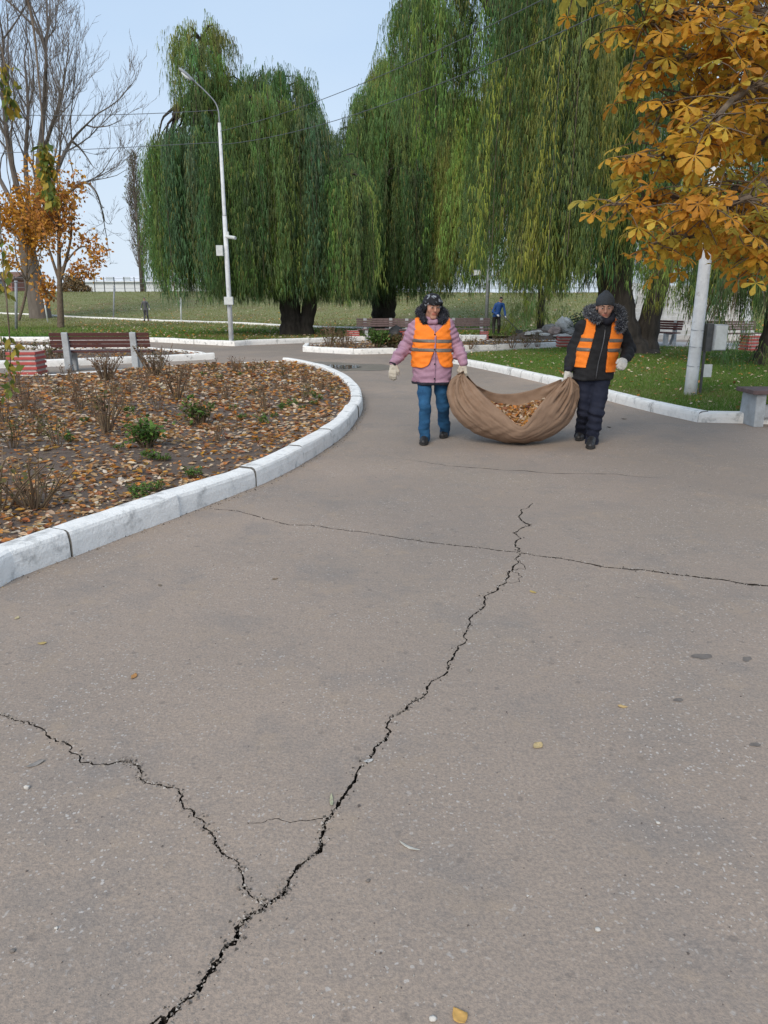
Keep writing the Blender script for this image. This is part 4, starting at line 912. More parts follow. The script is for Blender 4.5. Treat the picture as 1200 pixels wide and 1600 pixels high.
leafy('orange_tree', 'slender tree with sparse orange autumn leaves behind the brown bench', b6,
      [([b6 - (0, 0, .1), t6(94, 470), t6(93, 430), t6(92, 380), t6(93, 320)], .20, .05), ([t6(93, 440), t6(80, 400), t6(68, 360), t6(70, 325)], .09, .03), ([t6(92, 445), t6(105, 400), t6(112, 360), t6(108, 330)], .10, .03),
       ([t6(93, 425), t6(115, 395), t6(132, 385), t6(146, 398)], .06, .02), ([t6(94, 470), t6(80, 462), t6(68, 450)], .04, .015), ([t6(94, 455), t6(110, 430), t6(128, 425)], .05, .015)], 2, .45, 'barkb', .22, 10, OR, .24, .10)
b7 = T(38, 500); b7[1] -= 1; Y7 = b7[1]; t7 = lambda u, v, dy=0: D(u, v, Y7 + dy)
leafy('orange_tree', 'dense orange-leaved small tree in front of the leaning bare trunk', b7,
      [([b7 - (0, 0, .2), t7(40, 460), t7(42, 420), t7(42, 330)], .12, .03), ([t7(42, 440), t7(25, 400), t7(24, 350)], .07, .02), ([t7(42, 440), t7(60, 410), t7(66, 370)], .07, .02)], 2, .42, 'barkb', .25, 12, [(.52, .24, .03), (.46, .20, .04), (.56, .28, .04)], .30, .1)
# poplars far away
for u, v, vt, r_, lab, leaves in ((224, 459, 248, .22, 'tall narrow leafless poplar left of the big willow', .0), (258, 459, 380, .2, 'shorter narrow poplar close to the left edge of the willow', .0)):
    p = D(u, v, 90); p[2] = float(terrain(p[0], 90)); zt = D(u, vt, 90)[2]; root = empty('poplar_tree', p, lab, 'tree', 'bare poplars'); h = zt - p[2]
    tr = MB(); tr.tube([p, p + (0, 0, h * .5), p + (0, 0, h)], [r_ * 1.6, r_ * .8, .03], 8); tw = MB(); lp_ = []
    for k in range(150):
        f = random.uniform(.12, .97); a = random.uniform(0, 2 * PI); l = (.10 + .16 * math.sin(PI * f) ** .6) * h * random.uniform(.7, 1.1) * (1.05 - f * .5); s = p + (0, 0, h * f)
        e = np.array([math.cos(a) * l * .36, math.sin(a) * l * .36, l]); P = np.array([s, s + e * (.55, .55, .35), s + e]); tw.tube(P, [.05, .03, .012], 3, cap=False)
        for q in range(5):
            t = random.uniform(.3, 1); b_ = s + e * t; dd = np.array([random.gauss(0, .35), random.gauss(0, .35), random.uniform(.5, 1.1)]) * .9; tw.tube([b_, b_ + dd], [.022, .01], 3, cap=False); lp_.append(b_ + dd * .7)
    put('trunk', tr.mesh('trunk', True), M['barkg'], root); put('branches', tw.mesh('branches'), M['barkg'], root)
    Q = np.repeat(np.array(lp_), 2, 0); Q = Q[rng.uniform(0, 1, len(Q)) < .7] ; n = len(Q); Q = Q + rng.normal(0, .2, (n, 3)); d = rng.normal(0, 1, (n, 3)); w = rng.normal(0, 1, (n, 3)); V = np.stack([Q - w * .05, Q + w * .05, Q + d * .12], 1).reshape(-1, 3)
    put('crown', mk_mesh('crown', V, [np.arange(3 * n).reshape(-1, 3)], np.repeat(np.array([(.14, .15, .06)]) * rng.uniform(.6, 1.3, (n, 1)), 3, 0)), M['leaf'], root)
# brown bush under the orange tree, far
def bush(name, label, p, r3, n, lsz, cols, cat='bush', group=None, seed=0):
    rr = np.random.default_rng(seed); root = empty(name, p, label, cat, group); m = MB()
    for k in range(14):
        a = rr.uniform(0, 2 * PI); e = np.array((math.cos(a) * r3[0] * .7, math.sin(a) * r3[1] * .7, r3[2] * rr.uniform(.6, 1.3))); m.tube([p, p + e * (.4, .4, .5), p + e], [.02 * r3[2], .012 * r3[2], .004], 3, cap=False)
    put('stems', m.mesh('stems'), M['stem'], root)
    d = rr.normal(0, 1, (n, 3)); d /= np.linalg.norm(d, axis=1)[:, None]; d[:, 2] = np.abs(d[:, 2]) * 1.3; Q = p + d * np.array(r3) * (rr.uniform(.35, 1, (n, 1)) ** .5) * (1 + .22 * np.sin(d @ rr.normal(0, 3, 3)))[:, None]
    dd = rr.normal(0, 1, (n, 3)); w = np.cross(dd, rr.normal(0, 1, (n, 3))); dd /= np.linalg.norm(dd, axis=1)[:, None]; w /= np.linalg.norm(w, axis=1)[:, None]; L = lsz * rr.uniform(.6, 1.4, n)[:, None]
    V = np.stack([Q, Q + dd * L * .5 + w * L * .28, Q + dd * L, Q + dd * L * .5 - w * L * .28], 1).reshape(-1, 3)
    C = np.array(cols)[rr.choice(len(cols), n)] * rr.uniform(.65, 1.3, (n, 1)); put('foliage', mk_mesh('foliage', V, [np.arange(4 * n).reshape(-1, 4)], np.repeat(C, 4, 0)), M['leaf'], root); return root
p = D(118, 460, 84); p[2] = float(terrain(p[0], 84)); bush('bush', 'rounded brown bush at the fence behind the orange tree', p, (1.6, 1.4, 1.5), 2500, .22, [(.20, .13, .07), (.16, .11, .06), (.24, .17, .08)], seed=2)
p = D(918, 505, 29); p[2] = 0.1; bush('bush', 'grey-green bush growing in the rockery behind the dark sleeve', p, (.8, .6, .9), 2200, .08, [(.09, .13, .08), (.06, .09, .05)], seed=3)

# ---- horse chestnut on the right, branches reaching into the picture
def chestnut_leaf(seed, nl=6):
    r = np.random.default_rng(seed); V, F = [], []
    for k in range(nl):
        a = (k - (nl - 1) / 2) * 2 * PI * .72 / (nl - 1) + r.normal(0, .1); L = (.135 - .03 * abs(k - (nl - 1) / 2) / (nl / 2)) * r.uniform(.85, 1.15); W = L * r.uniform(.36, .46)
        ss = np.array([.0, .25, .5, .72, .9, 1.0]); hw = np.array([.04, .30, .72, 1.0, .62, .0]) * W * .5
        dr = r.uniform(.5, 1.3); z = -L * .35 * ss ** 1.7 * dr; y = L * np.sin(ss * 1.2) / 1.0 * .95; fold = .28; base = sum(len(v) for v in V); pts = []
        for s_, h_, z_, y_ in zip(ss, hw, z, y):
            for sx in (-1, 0, 1): pts.append((sx * h_, y_, z_ + abs(sx) * h_ * fold * r.uniform(.6, 1.2)))
        pts = np.array(pts); ca, sa = math.cos(a), math.sin(a); pts = np.c_[pts[:, 0] * ca + pts[:, 1] * sa, -pts[:, 0] * sa + pts[:, 1] * ca, pts[:, 2]]; V.append(pts)
        for i in range(5):
            q = base + i * 3
            for s_ in (0, 1): F.append((q + s_, q + s_ + 1, q + s_ + 4, q + s_ + 3))
    return np.concatenate(V), np.array(F)
CH = np.array([(.70, .38, .045), (.74, .44, .055), (.64, .30, .035), (.56, .41, .06), (.68, .35, .05), (.47, .40, .07), (.76, .50, .08), (.56, .26, .04)])
cvar = []
for k in range(24):
    V, F = chestnut_leaf(k, random.choice((5, 6, 7))); cc = CH[k % 8] * rng.uniform(.8, 1.15); C = np.tile(cc, (len(V), 1)) * rng.uniform(.82, 1.12, (len(V), 1)); cvar.append((V, F, np.clip(C, .02, .7)))
cme = [mk_mesh('leaf', V, [F], C, True) for V, F, C in cvar]
for me in cme: me.materials.append(M['chest'])
cb_ = np.array((7.6, 10.6, .1))
root_ch = empty('chestnut_tree', cb_, 'golden-orange horse chestnut whose branches reach in at the top right', 'tree')
tr = MB(); tp = np.array([cb_ - (0, 0, .1), (7.5, 10.5, 1.2), (7.4, 10.3, 2.6), (7.2, 10.0, 4.2), (7.1, 9.8, 6.5)]); tr.tube(catmull(tp, 5), np.linspace(.26, .12, 21), 12); put('trunk', tr.mesh('trunk', True), M['barkb'], root_ch)
CB = [  # pixel paths at depth: limb start on the trunk, then through the picture to the tip
    ([(1330, 330, 8.2), (1204, 298, 7.4), (1113, 308, 6.9), (1031, 313, 6.5), (953, 323, 6.2)], 1.0), ([(1330, 300, 8.2), (1204, 323, 7.2), (1122, 350, 6.8), (1063, 368, 6.5), (1014, 393, 6.3)], .9),
    ([(1330, 250, 8.2), (1213, 223, 7.3), (1113, 238, 6.8), (1049, 243, 6.5), (990, 253, 6.3)], .95), ([(1330, 200, 8.2), (1204, 158, 7.2), (1122, 148, 6.7), (1067, 163, 6.5), (1035, 178, 6.4)], .9),
    ([(1330, 120, 8.2), (1213, 85, 7.2), (1131, 80, 6.7), (1058, 90, 6.4), (1008, 100, 6.2)], 1.0), ([(1330, 40, 8.2), (1204, 15, 7.2), (1113, 15, 6.7), (1040, 30, 6.3), (990, 45, 6.1)], 1.0),
    ([(1330, -30, 8.2), (1186, -45, 7.0), (1095, -35, 6.5), (1040, -35, 6.2), (990, -21, 6.0)], .6), ([(1330, 300, 8.2), (1241, 358, 7.0), (1204, 378, 6.6), (1195, 408, 6.4)], .8),
    ([(1330, 260, 8.2), (1223, 278, 6.6), (1159, 308, 6.0), (1108, 328, 5.8), (1076, 333, 5.7)], .9), ([(1330, 150, 8.0), (1232, 145, 6.4), (1168, 143, 6.0), (1122, 193, 5.8), (1090, 223, 5.8)], .85),
    ([(1330, 60, 8.0), (1241, 45, 6.6), (1177, 50, 6.2), (1113, 55, 6.0)], .9), ([(1330, 220, 8.4), (1232, 208, 7.8), (1177, 193, 7.4), (1150, 188, 7.2)], .9), ([(1330, 340, 8.2), (1232, 338, 7.4), (1172, 348, 7.0), (1136, 363, 6.8)], .8),
    ([(1232, -65, 7.0), (1022, -75, 6.2), (930, -45, 6.0), (894, -13, 5.9)], .08), ([(1330, 110, 8.6), (1223, 120, 8.0), (1159, 125, 7.6), (1095, 135, 7.3)], .8), ([(1330, 10, 8.4), (1241, -15, 7.8), (1159, -10, 7.2), (1076, -5, 7.0)], .9)]
br = MB(); sites = []
for pp, dens_ in CB:
    s0 = catmull(tp, 5)[random.randint(9, 18)]; P = catmull(np.r_[[s0], [D(*q) for q in pp]], 6); P[3:] += rng.normal(0, .03, P[3:].shape); br.tube(P, np.linspace(.055, .008, len(P)), 6)
    n0 = 9; cum = np.arange(n0, len(P))
    for i in range(int(60 * dens_) * 2):
        f = random.uniform(n0 - 2, len(P) - 1); i0 = int(f); q = P[i0] * (1 - f + i0) + P[min(i0 + 1, len(P) - 1)] * (f - i0)
        fr = (f - n0) / (len(P) - n0); sp = .30 * (1 - .62 * max(fr, 0)); e = q + np.array((random.gauss(0, sp), random.gauss(0, sp), random.gauss(-.03, sp * .62)))
        br.tube(limb_curve(q, e, .3, 4, .2, i), [.008, .006, .005, .004], 3, cap=False); sites.append((e, e - q))
    sites.append((P[-1], P[-1] - P[-2]))
put('branches', br.mesh('branches', True), M['barkb'], root_ch)
order = sorted(range(len(sites)), key=lambda i: (sites[i][0][1] + max(0, sites[i][0][0] / sites[i][0][1] - .5) * 100))
rest = MB()
for rank, i in enumerate(order):
    e, d = sites[i]; k = random.randrange(24); sc_ = random.uniform(.7, 1.08); yaw = math.atan2(d[1], d[0]) - PI / 2 + random.gauss(0, .6)
    R_ = Matrix.Rotation(yaw, 3, 'Z') @ Matrix.Rotation(random.gauss(-.45, .45), 3, 'X') @ Matrix.Rotation(random.gauss(0, .35), 3, 'Y')
    if rank < 300:
        o = bpy.data.objects.new('leaf', cme[k]); COL.objects.link(o); o.parent = root_ch; o.location = Vector(e.tolist()) - root_ch.location; o.rotation_euler = R_.to_euler(); o.scale = (sc_,) * 3
    else:
        V, F, C = cvar[k]; rest.add((V * sc_) @ np.array(R_).T + e, F, C)
put('foliage', rest.mesh('foliage', True), M['chest'], root_ch, kind='stuff')

# ---- thin hanging branches at the upper left, from a tree standing left of the picture
cb2 = np.array((-4.6, 5.6, .1)); root = empty('hanging_branch_tree', cb2, 'thin yellow-green leafy twigs hanging down at the left frame edge', 'tree')
tr = MB(); tr.tube(catmull([cb2 - (0, 0, .1), (-4.6, 5.6, 2), (-4.5, 5.55, 4), (-4.3, 5.5, 6.0)], 4), np.linspace(.15, .06, 13), 8); put('trunk', tr.mesh('trunk', True), M['barkb'], root)
br = MB(); HV, HF, HC = [], [], []; nn = 0
for pp, Yh, den in (([(-140, -60), (-60, -30), (-4, 60), (10, 120), (18, 175)], 5.4, .8), ([(-100, -120), (10, -90), (48, 20), (62, 140), (68, 215), (72, 260), (84, 318)], 5.2, 2.0), ([(-160, 330), (-60, 380), (0, 430), (12, 490), (16, 560), (14, 610)], 5.0, .5), ([(-120, 200), (-30, 250), (-4, 300), (2, 380), (8, 460)], 5.3, .5)):
    P = catmull(np.r_[[(-4.45, 5.55, 4.0)], [D(u, v, Yh + random.uniform(-.1, .1)) for u, v in pp]], 8); br.tube(P, np.linspace(.012, .0025, len(P)), 4)
    n = int(85 * den); f = rng.uniform(.5, 1, n) ** .45 * (len(P) - 1.01); i0 = f.astype(int); Q = P[i0] + (P[i0 + 1] - P[i0]) * (f - i0)[:, None] + rng.normal(0, .022, (n, 3))
    d = rng.normal(0, .5, (n, 3)); d[:, 2] -= 1; d /= np.linalg.norm(d, axis=1)[:, None]; w = np.cross(d, rng.normal(0, 1, (n, 3))); w /= np.linalg.norm(w, axis=1)[:, None]; L = .062 * rng.uniform(.6, 1.3, n)[:, None]; W = L * .3
    V = np.stack([Q, Q + d * L * .4 + w * W, Q + d * L, Q + d * L * .4 - w * W], 1).reshape(-1, 3); C = np.array([(.20, .22, .045), (.32, .26, .04), (.12, .17, .035), (.38, .27, .04)])[rng.choice(4, n)] * rng.uniform(.7, 1.2, (n, 1))
    HV.append(V); HF.append(np.arange(4 * n).reshape(-1, 4) + nn); nn += 4 * n; HC.append(np.repeat(C, 4, 0))
put('branches', br.mesh('branches', True), M['barkb'], root); put('crown', mk_mesh('crown', np.concatenate(HV), [np.concatenate(HF)], np.concatenate(HC)), M['willow'], root)

# ================================================================== PLANTS IN THE BEDS
def cane_mesh(seed, n, h, spread, leafn, lcol, lsz=.045):
    r = np.random.default_rng(seed); m = MB(); tips = []
    for k in range(n):
        a = r.uniform(0, 2 * PI); b_ = np.array((math.cos(a), math.sin(a), 0)) * r.uniform(0, .07); L = h * r.uniform(.45, 1.15); l = r.uniform(.1, .75) * spread
        e = b_ + np.array((math.cos(a) * l * L, math.sin(a) * l * L, L)); mid = (b_ + e) / 2 + r.normal(0, .02, 3)
        m.tube(np.array([b_ - (0, 0, .03), mid, e]), [.0075, .006, .004], 4); tips.append((b_, mid, e))
        for q in range(r.integers(0, 3)):
            s = mid + (e - mid) * r.uniform(0, .8); t = s + np.array((r.normal(0, .06), r.normal(0, .06), r.uniform(.03, .12))) * (h / .4); m.tube(np.array([s, t]), [.004, .0025], 3); tips.append((s, (s + t) / 2, t))
    st = m.mesh('stems'); lf = None
    if leafn:
        ii = r.integers(0, len(tips), leafn); t = r.uniform(0, 1, leafn)[:, None]; Q = np.array([tips[i][1] for i in ii]) * (1 - t) + np.array([tips[i][2] for i in ii]) * t + r.normal(0, .022, (leafn, 3)); Q[:, 2] = np.maximum(Q[:, 2], .02)
        d = r.normal(0, 1, (leafn, 3)); d[:, 2] *= .5; d /= np.linalg.norm(d, axis=1)[:, None]; w = np.cross(d, r.normal(0, .4, (leafn, 3)) + (0, 0, 1)); w /= np.linalg.norm(w, axis=1)[:, None]; L = lsz * r.uniform(.6, 1.3, leafn)[:, None]
        V = np.stack([Q, Q + d * L * .5 + w * L * .32, Q + d * L, Q + d * L * .5 - w * L * .32], 1).reshape(-1, 3); C = np.array(lcol)[r.choice(len(lcol), leafn)] * r.uniform(.7, 1.3, (leafn, 1))
        lf = mk_mesh('leaves', V, [np.arange(4 * leafn).reshape(-1, 4)], np.repeat(C, 4, 0)); lf.materials.append(M['leaf'])
    st.materials.append(M['stem']); return st, lf
BRN = [(.17, .09, .05), (.22, .13, .07), (.12, .07, .045)]; OLV = [(.14, .13, .05), (.10, .11, .04), (.18, .11, .05)]; GRN = [(.095, .175, .035), (.12, .21, .045), (.08, .14, .035)]
vdry = [cane_mesh(100 + k, 9 + 2 * k, .34 + .03 * k, .9, 40 + 20 * k, BRN) for k in range(5)]
volive = [cane_mesh(120 + k, 10, .34, 1.1, 130, OLV) for k in range(3)]
vgreen = [cane_mesh(140 + k, 8, .17, 1.6, 170, GRN, .055) for k in range(4)]
def plant(name, v, p, s, label, cat, group, rz):
    o = bpy.data.objects.new(name, v[0]); COL.objects.link(o); o.location = p; o.scale = (s,) * 3; o.rotation_euler = (0, 0, rz); tag(o, label, cat, group)
    c = bpy.data.objects.new('leaves', v[1]); COL.objects.link(c); c.parent = o; return o
def bedpt(u, v): p = G(u, v, .1); return (p[0], p[1], float(soilz(p[0], p[1])))
rd = random.Random(4)
plant('rose_shrub', cane_mesh(160, 26, .36, 1.5, 60, OLV), bedpt(52, 793), 1.0, 'pruned rose shrub with many greenish canes nearest the camera in the flowerbed', 'shrub', None, 0)
plant('rose_shrub', cane_mesh(161, 20, .36, 1.4, 60, OLV), bedpt(-6, 798), 1.0, 'greyish-green shrub cut off by the left frame edge in the flowerbed', 'shrub', None, 0)
plant('leafy_plant', cane_mesh(162, 16, .26, 1.3, 420, GRN, .06), bedpt(232, 698), 1.0, 'bright green leafy plant standing alone mid-flowerbed', 'plant', None, 0)
plant('leafy_plant', cane_mesh(163, 14, .26, 1.3, 330, GRN + OLV, .06), bedpt(317, 660), 1.0, 'green and reddish leafy rose right of the bright green plant', 'plant', None, 0)
plant('rose_shrub', cane_mesh(164, 40, .42, 1.2, 160, BRN), bedpt(165, 593), 1.15, 'wide dry brown shrub at the foot of the brown bench', 'shrub', None, 0)
plant('rose_shrub', cane_mesh(165, 40, .45, 1.0, 200, BRN + OLV), bedpt(244, 586), 1.2, 'bushy dry shrub at the right end of the brown bench', 'shrub', None, 0)
plant('rose_shrub', cane_mesh(166, 18, .48, .8, 90, OLV), bedpt(165, 676), 1.1, 'upright bare rose shrub left of the bright green plant', 'shrub', None, 0)
plant('rose_shrub', cane_mesh(167, 18, .48, .8, 90, BRN), bedpt(275, 624), 1.1, 'tall dry rose shrub in the middle of the flowerbed behind the green rose', 'shrub', None, 0)
dry_spots = [(30, 602), (70, 600), (105, 597), (40, 640), (55, 655), (95, 622), (10, 660), (130, 640), (180, 615), (205, 612), (225, 607), (300, 590), (290, 612), (350, 600), (357, 620), (330, 580), (400, 588), (440, 592), (470, 600), (432, 610), (395, 620), (372, 583),
             (500, 612), (455, 625), (120, 610), (60, 680), (25, 620), (150, 655), (410, 575), (340, 690), (415, 640), (475, 630), (85, 700), (200, 640), (310, 608), (520, 622), (245, 640), (15, 700)]
for u, v in dry_spots:
    plant('rose_shrub', rd.choice(vdry + volive), bedpt(u + rd.uniform(-6, 6), v + rd.uniform(-2, 2)), rd.uniform(.5, .85), 'small dry cut-back rose shrub ' + ('close behind the bench and bin' if v < 606 and u < 270 else 'at the far right end of the flowerbed' if u > 385 else 'left in the flowerbed, before the striped bin' if u < 135 else 'mid-flowerbed between the green plants and the bench'), 'shrub', 'dry rose shrubs in the flowerbed', rd.uniform(0, 6))
for u, v in ((200, 645), (380, 655), (375, 590), (345, 592), (320, 585), (470, 640), (440, 640), (455, 632), (490, 632), (232, 720), (255, 722), (210, 770), (238, 770), (215, 778), (300, 745), (130, 660), (480, 620), (430, 650), (500, 625), (365, 640), (410, 660), (185, 700), (110, 690)):
    plant('weed', rd.choice(vgreen), bedpt(u + rd.uniform(-3, 3), v + rd.uniform(-2, 2)), rd.uniform(.3, .55), 'small low green seedling ' + ('close to the near kerb of the flowerbed' if v > 690 else 'at the right of the flowerbed inside the kerb curve' if u > 400 else 'in the back middle of the flowerbed'), 'plant', 'green seedlings in the flowerbed', rd.uniform(0, 6))
for u, v, s in ((515, 543, 1.3), (530, 544, 1.2), (545, 545, 1.0), (538, 541, 1.1), (650, 546, 1.2), (780, 541, 1.0), (800, 541, 1.1), (820, 540, 1.0), (840, 540, 1.0), (690, 545, 1.0), (620, 546, 1.1), (735, 543, 1.0)):
    p = G(u, v, .1); plant('rose_shrub', rd.choice(vdry + volive), (p[0], p[1], .09), s * 1.2, 'dry brown shrub on the planted island beyond the puddle', 'shrub', 'dry shrubs on the planted island', rd.uniform(0, 6))
p = G(590, 546, .1); plant('leafy_plant', cane_mesh(170, 30, .5, 1.3, 900, GRN, .09), (p[0], p[1], .09), 1.1, 'round bright green bush on the island in front of the bench', 'plant', None, 0)
p = G(612, 546, .1); plant('leafy_plant', cane_mesh(171, 24, .4, 1.3, 500, OLV, .09), (p[0], p[1], .09), 1.0, 'olive bush right of the bright green bush on the island', 'plant', None, 0)
for u, v, s in ((75, 563, 1.1), (85, 564, 1.2), (50, 563, .9), (30, 562, .8), (5, 566, 1.0), (100, 562, .9)):
    p = G(u, v, .08); plant('rose_shrub', rd.choice(volive), (p[0], p[1], .07), s * 1.3, 'olive-green shrub in the bed behind the striped bin on the left', 'shrub', 'olive shrubs behind the left bin', rd.uniform(0, 6))

# ================================================================== PEOPLE
# smooth solid modelling: signed distances on a grid, meshed by surface nets
class Solid:
    def __init__(s, h): s.h = h; s.ops = []
    def cone(s, a, b, ra, rb=None, k=.02, mode='u'):
        a = np.array(a, float); b = np.array(b, float); rb = ra if rb is None else rb
        lo = np.minimum(a - ra, b - rb); hi = np.maximum(a + ra, b + rb)
        def f(X, Y, Z):
            d = b - a; L = max(float(d @ d), 1e-9); t = np.clip(((X - a[0]) * d[0] + (Y - a[1]) * d[1] + (Z - a[2]) * d[2]) / L, 0, 1)
            return np.sqrt((X - a[0] - t * d[0]) ** 2 + (Y - a[1] - t * d[1]) ** 2 + (Z - a[2] - t * d[2]) ** 2) - (ra + (rb - ra) * t)
        s.ops.append((f, lo, hi, k, mode)); return s
    def chain(s, P, R, k=.02):
        for i in range(len(P) - 1): s.cone(P[i], P[i + 1], R[i], R[i + 1], k)
        return s
    def ell(s, c, r, k=.02, mode='u', rot=None):
        c = np.array(c, float); r = np.array(r, float); rm = r.max()
        Rm = np.eye(3) if rot is None else np.array(rot)
        def f(X, Y, Z):
            x, y, z = X - c[0], Y - c[1], Z - c[2]; q = [Rm[0, i] * x + Rm[1, i] * y + Rm[2, i] * z for i in range(3)]
            g = np.sqrt((q[0] / r[0]) ** 2 + (q[1] / r[1]) ** 2 + (q[2] / r[2]) ** 2); g2 = np.sqrt((q[0] / r[0] ** 2) ** 2 + (q[1] / r[1] ** 2) ** 2 + (q[2] / r[2] ** 2) ** 2) + 1e-6
            return g * (g - 1) / g2
        s.ops.append((f, c - rm, c + rm, k, mode)); return s
    def loft(s, zs, cx, cy, rx, ry, k=.02, p=2.3, rnd=.02):
        zs, cx, cy, rx, ry = (np.array(q, float) for q in (zs, cx, cy, rx, ry)); o = np.argsort(zs); zs, cx, cy, rx, ry = zs[o], cx[o], cy[o], rx[o], ry[o]
        lo = np.array((min(cx - rx), min(cy - ry), zs[0])); hi = np.array((max(cx + rx), max(cy + ry), zs[-1]))
        def f(X, Y, Z):
            a = np.interp(Z, zs, rx); b = np.interp(Z, zs, ry); x = np.abs(X - np.interp(Z, zs, cx)) / a; y = np.abs(Y - np.interp(Z, zs, cy)) / b
            d = ((x ** p + y ** p) ** (1 / p) - 1) * np.minimum(a, b); e = np.maximum(Z - zs[-1], zs[0] - Z) + rnd
            return np.where((d > -rnd) & (e > 0), np.sqrt(np.maximum(d + rnd, 0) ** 2 + e ** 2) - rnd, np.maximum(d, e - rnd))
        s.ops.append((f, lo, hi, k, 'u')); return s
    def cut(s, fn): s.ops.append((fn, None, None, 0, 'c')); return s          # keep where fn < 0
    def wrinkle(s, fn): s.ops.append((fn, None, None, 0, 'w')); return s
    def build(s, pad=.03, col=None, name='solid', smooth=True):
        lo = np.min([o[1] for o in s.ops if o[4] == 'u' and o[1] is not None], 0) - pad; hi = np.max([o[2] for o in s.ops if o[4] == 'u' and o[2] is not None], 0) + pad
        h = s.h; n = np.ceil((hi - lo) / h).astype(int) + 1; ax = [(lo[i] + np.arange(n[i]) * h).astype(np.float32) for i in range(3)]
        D_ = np.full(n, 1.0, np.float32)
        for f, a, b, k, mode in s.ops:
            if a is not None:
                mg = k * 1.5 + 3 * h; i0 = np.clip(np.floor((a - mg - lo) / h).astype(int), 0, n); i1 = np.clip(np.ceil((b + mg - lo) / h).astype(int) + 1, 0, n)
            else: i0, i1 = np.zeros(3, int), n
            sl = tuple(slice(i0[i], i1[i]) for i in range(3)); X, Y, Z = np.meshgrid(ax[0][sl[0]], ax[1][sl[1]], ax[2][sl[2]], indexing='ij')
            if X.size == 0: continue
            d = f(X, Y, Z).astype(np.float32); o = D_[sl]
            if mode == 'u':
                hh = np.clip(.5 + .5 * (o - d) / k, 0, 1); D_[sl] = o * (1 - hh) + d * hh - k * hh * (1 - hh)
            elif mode == 's':
                hh = np.clip(.5 - .5 * (o + d) / k, 0, 1); D_[sl] = o * (1 - hh) - d * hh + k * hh * (1 - hh)
            elif mode == 'c': D_[sl] = np.maximum(o, d)
            elif mode == 'w': D_[sl] = o + d
        return nets(D_, lo, h, name, col, smooth)
def nets(D_, lo, h, name, col=None, smooth=True):
    ins = D_ < 0; c = [ins[i:D_.shape[0] - 1 + i, j:D_.shape[1] - 1 + j, k:D_.shape[2] - 1 + k] for i in (0, 1) for j in (0, 1) for k in (0, 1)]
    cnt = sum(q.astype(np.int8) for q in c); act = (cnt > 0) & (cnt < 8); ii = np.argwhere(act); idx = np.full(act.shape, -1, np.int64); idx[act] = np.arange(len(ii))
    off = np.array([(i, j, k) for i in (0, 1) for j in (0, 1) for k in (0, 1)]); vals = np.stack([D_[ii[:, 0] + o[0], ii[:, 1] + o[1], ii[:, 2] + o[2]] for o in off], 1)
    acc = np.zeros((len(ii), 3)); num = np.zeros(len(ii))
    for a in range(8):
        for b in range(a + 1, 8):
            if np.abs(off[a] - off[b]).sum() != 1: continue
            va, vb = vals[:, a], vals[:, b]; m = (va < 0) != (vb < 0); t = np.where(m, va / np.where(m, va - vb, 1), 0)
            acc += np.where(m[:, None], off[a] + t[:, None] * (off[b] - off[a]), 0); num += m
    V = lo + (ii + acc / num[:, None]) * h; F = []
    for axn in range(3):
        sl0 = [slice(None)] * 3; sl1 = [slice(None)] * 3; sl0[axn] = slice(0, -1); sl1[axn] = slice(1, None); s0, s1 = ins[tuple(sl0)], ins[tuple(sl1)]
        e = np.argwhere(s0 != s1); b_, c_ = (axn + 1) % 3, (axn + 2) % 3
        ok = (e[:, b_] > 0) & (e[:, c_] > 0) & (e[:, b_] < act.shape[b_]) & (e[:, c_] < act.shape[c_]); e = e[ok]; q = []
        for db, dc in ((-1, -1), (0, -1), (0, 0), (-1, 0)):
            g = e.copy(); g[:, b_] += db; g[:, c_] += dc; q.append(idx[g[:, 0], g[:, 1], g[:, 2]])
        q = np.stack(q, 1); fl = s1[tuple(e.T)] if len(e) else np.zeros(0, bool); q[fl] = q[fl][:, ::-1]; F.append(q)
    F = np.concatenate(F); F = F[(F >= 0).all(1)]
    # light smoothing
    for it in range(2):
        A = np.zeros_like(V); N_ = np.zeros(len(V))
        for a in range(4): np.add.at(A, F[:, a], V[F[:, (a + 1) % 4]] + V[F[:, (a + 3) % 4]]); np.add.at(N_, F[:, a], 2)
        V = V * .55 + .45 * A / np.maximum(N_, 1)[:, None]
    return mk_mesh(name, V, [F], None if col is None else col(V), smooth)
def sines(f, amp, seed, aniso=(1, 1, 1), n=6):
    r = np.random.default_rng(seed); K = [(r.normal(0, 1, 3), r.uniform(0, 6), r.uniform(.7, 1.5)) for _ in range(n)]
    def g(X, Y, Z):
        s = 0
        for d, ph, q in K:
            d = d / np.linalg.norm(d); s = s + np.sin((X * d[0] * aniso[0] + Y * d[1] * aniso[1] + Z * d[2] * aniso[2]) * f * q + ph)
        return s * amp / n * 1.6
    return g
def fur(me_src, n, L, cols, seed, w=.0035):
    r = np.random.default_rng(seed); N = len(me_src.vertices); co = np.empty(N * 3, np.float32); me_src.vertices.foreach_get('co', co); no = np.empty(N * 3, np.float32); me_src.vertices.foreach_get('normal', no); co = co.reshape(-1, 3); no = no.reshape(-1, 3)
    i = r.integers(0, N, n); d = no[i] + r.normal(0, .55, (n, 3)); d /= np.linalg.norm(d, axis=1)[:, None]; w_ = np.cross(d, r.normal(0, 1, (n, 3))); w_ /= np.linalg.norm(w_, axis=1)[:, None]; l = L * r.uniform(.5, 1.3, n)[:, None]
    P = co[i] + r.normal(0, .004, (n, 3)); V = np.stack([P - w_ * w, P + w_ * w, P + d * l], 1).reshape(-1, 3); C = np.array(cols)[r.choice(len(cols), n)] * r.uniform(.7, 1.3, (n, 1))
    return mk_mesh('fur', V, [np.arange(3 * n).reshape(-1, 3)], np.repeat(C, 3, 0))

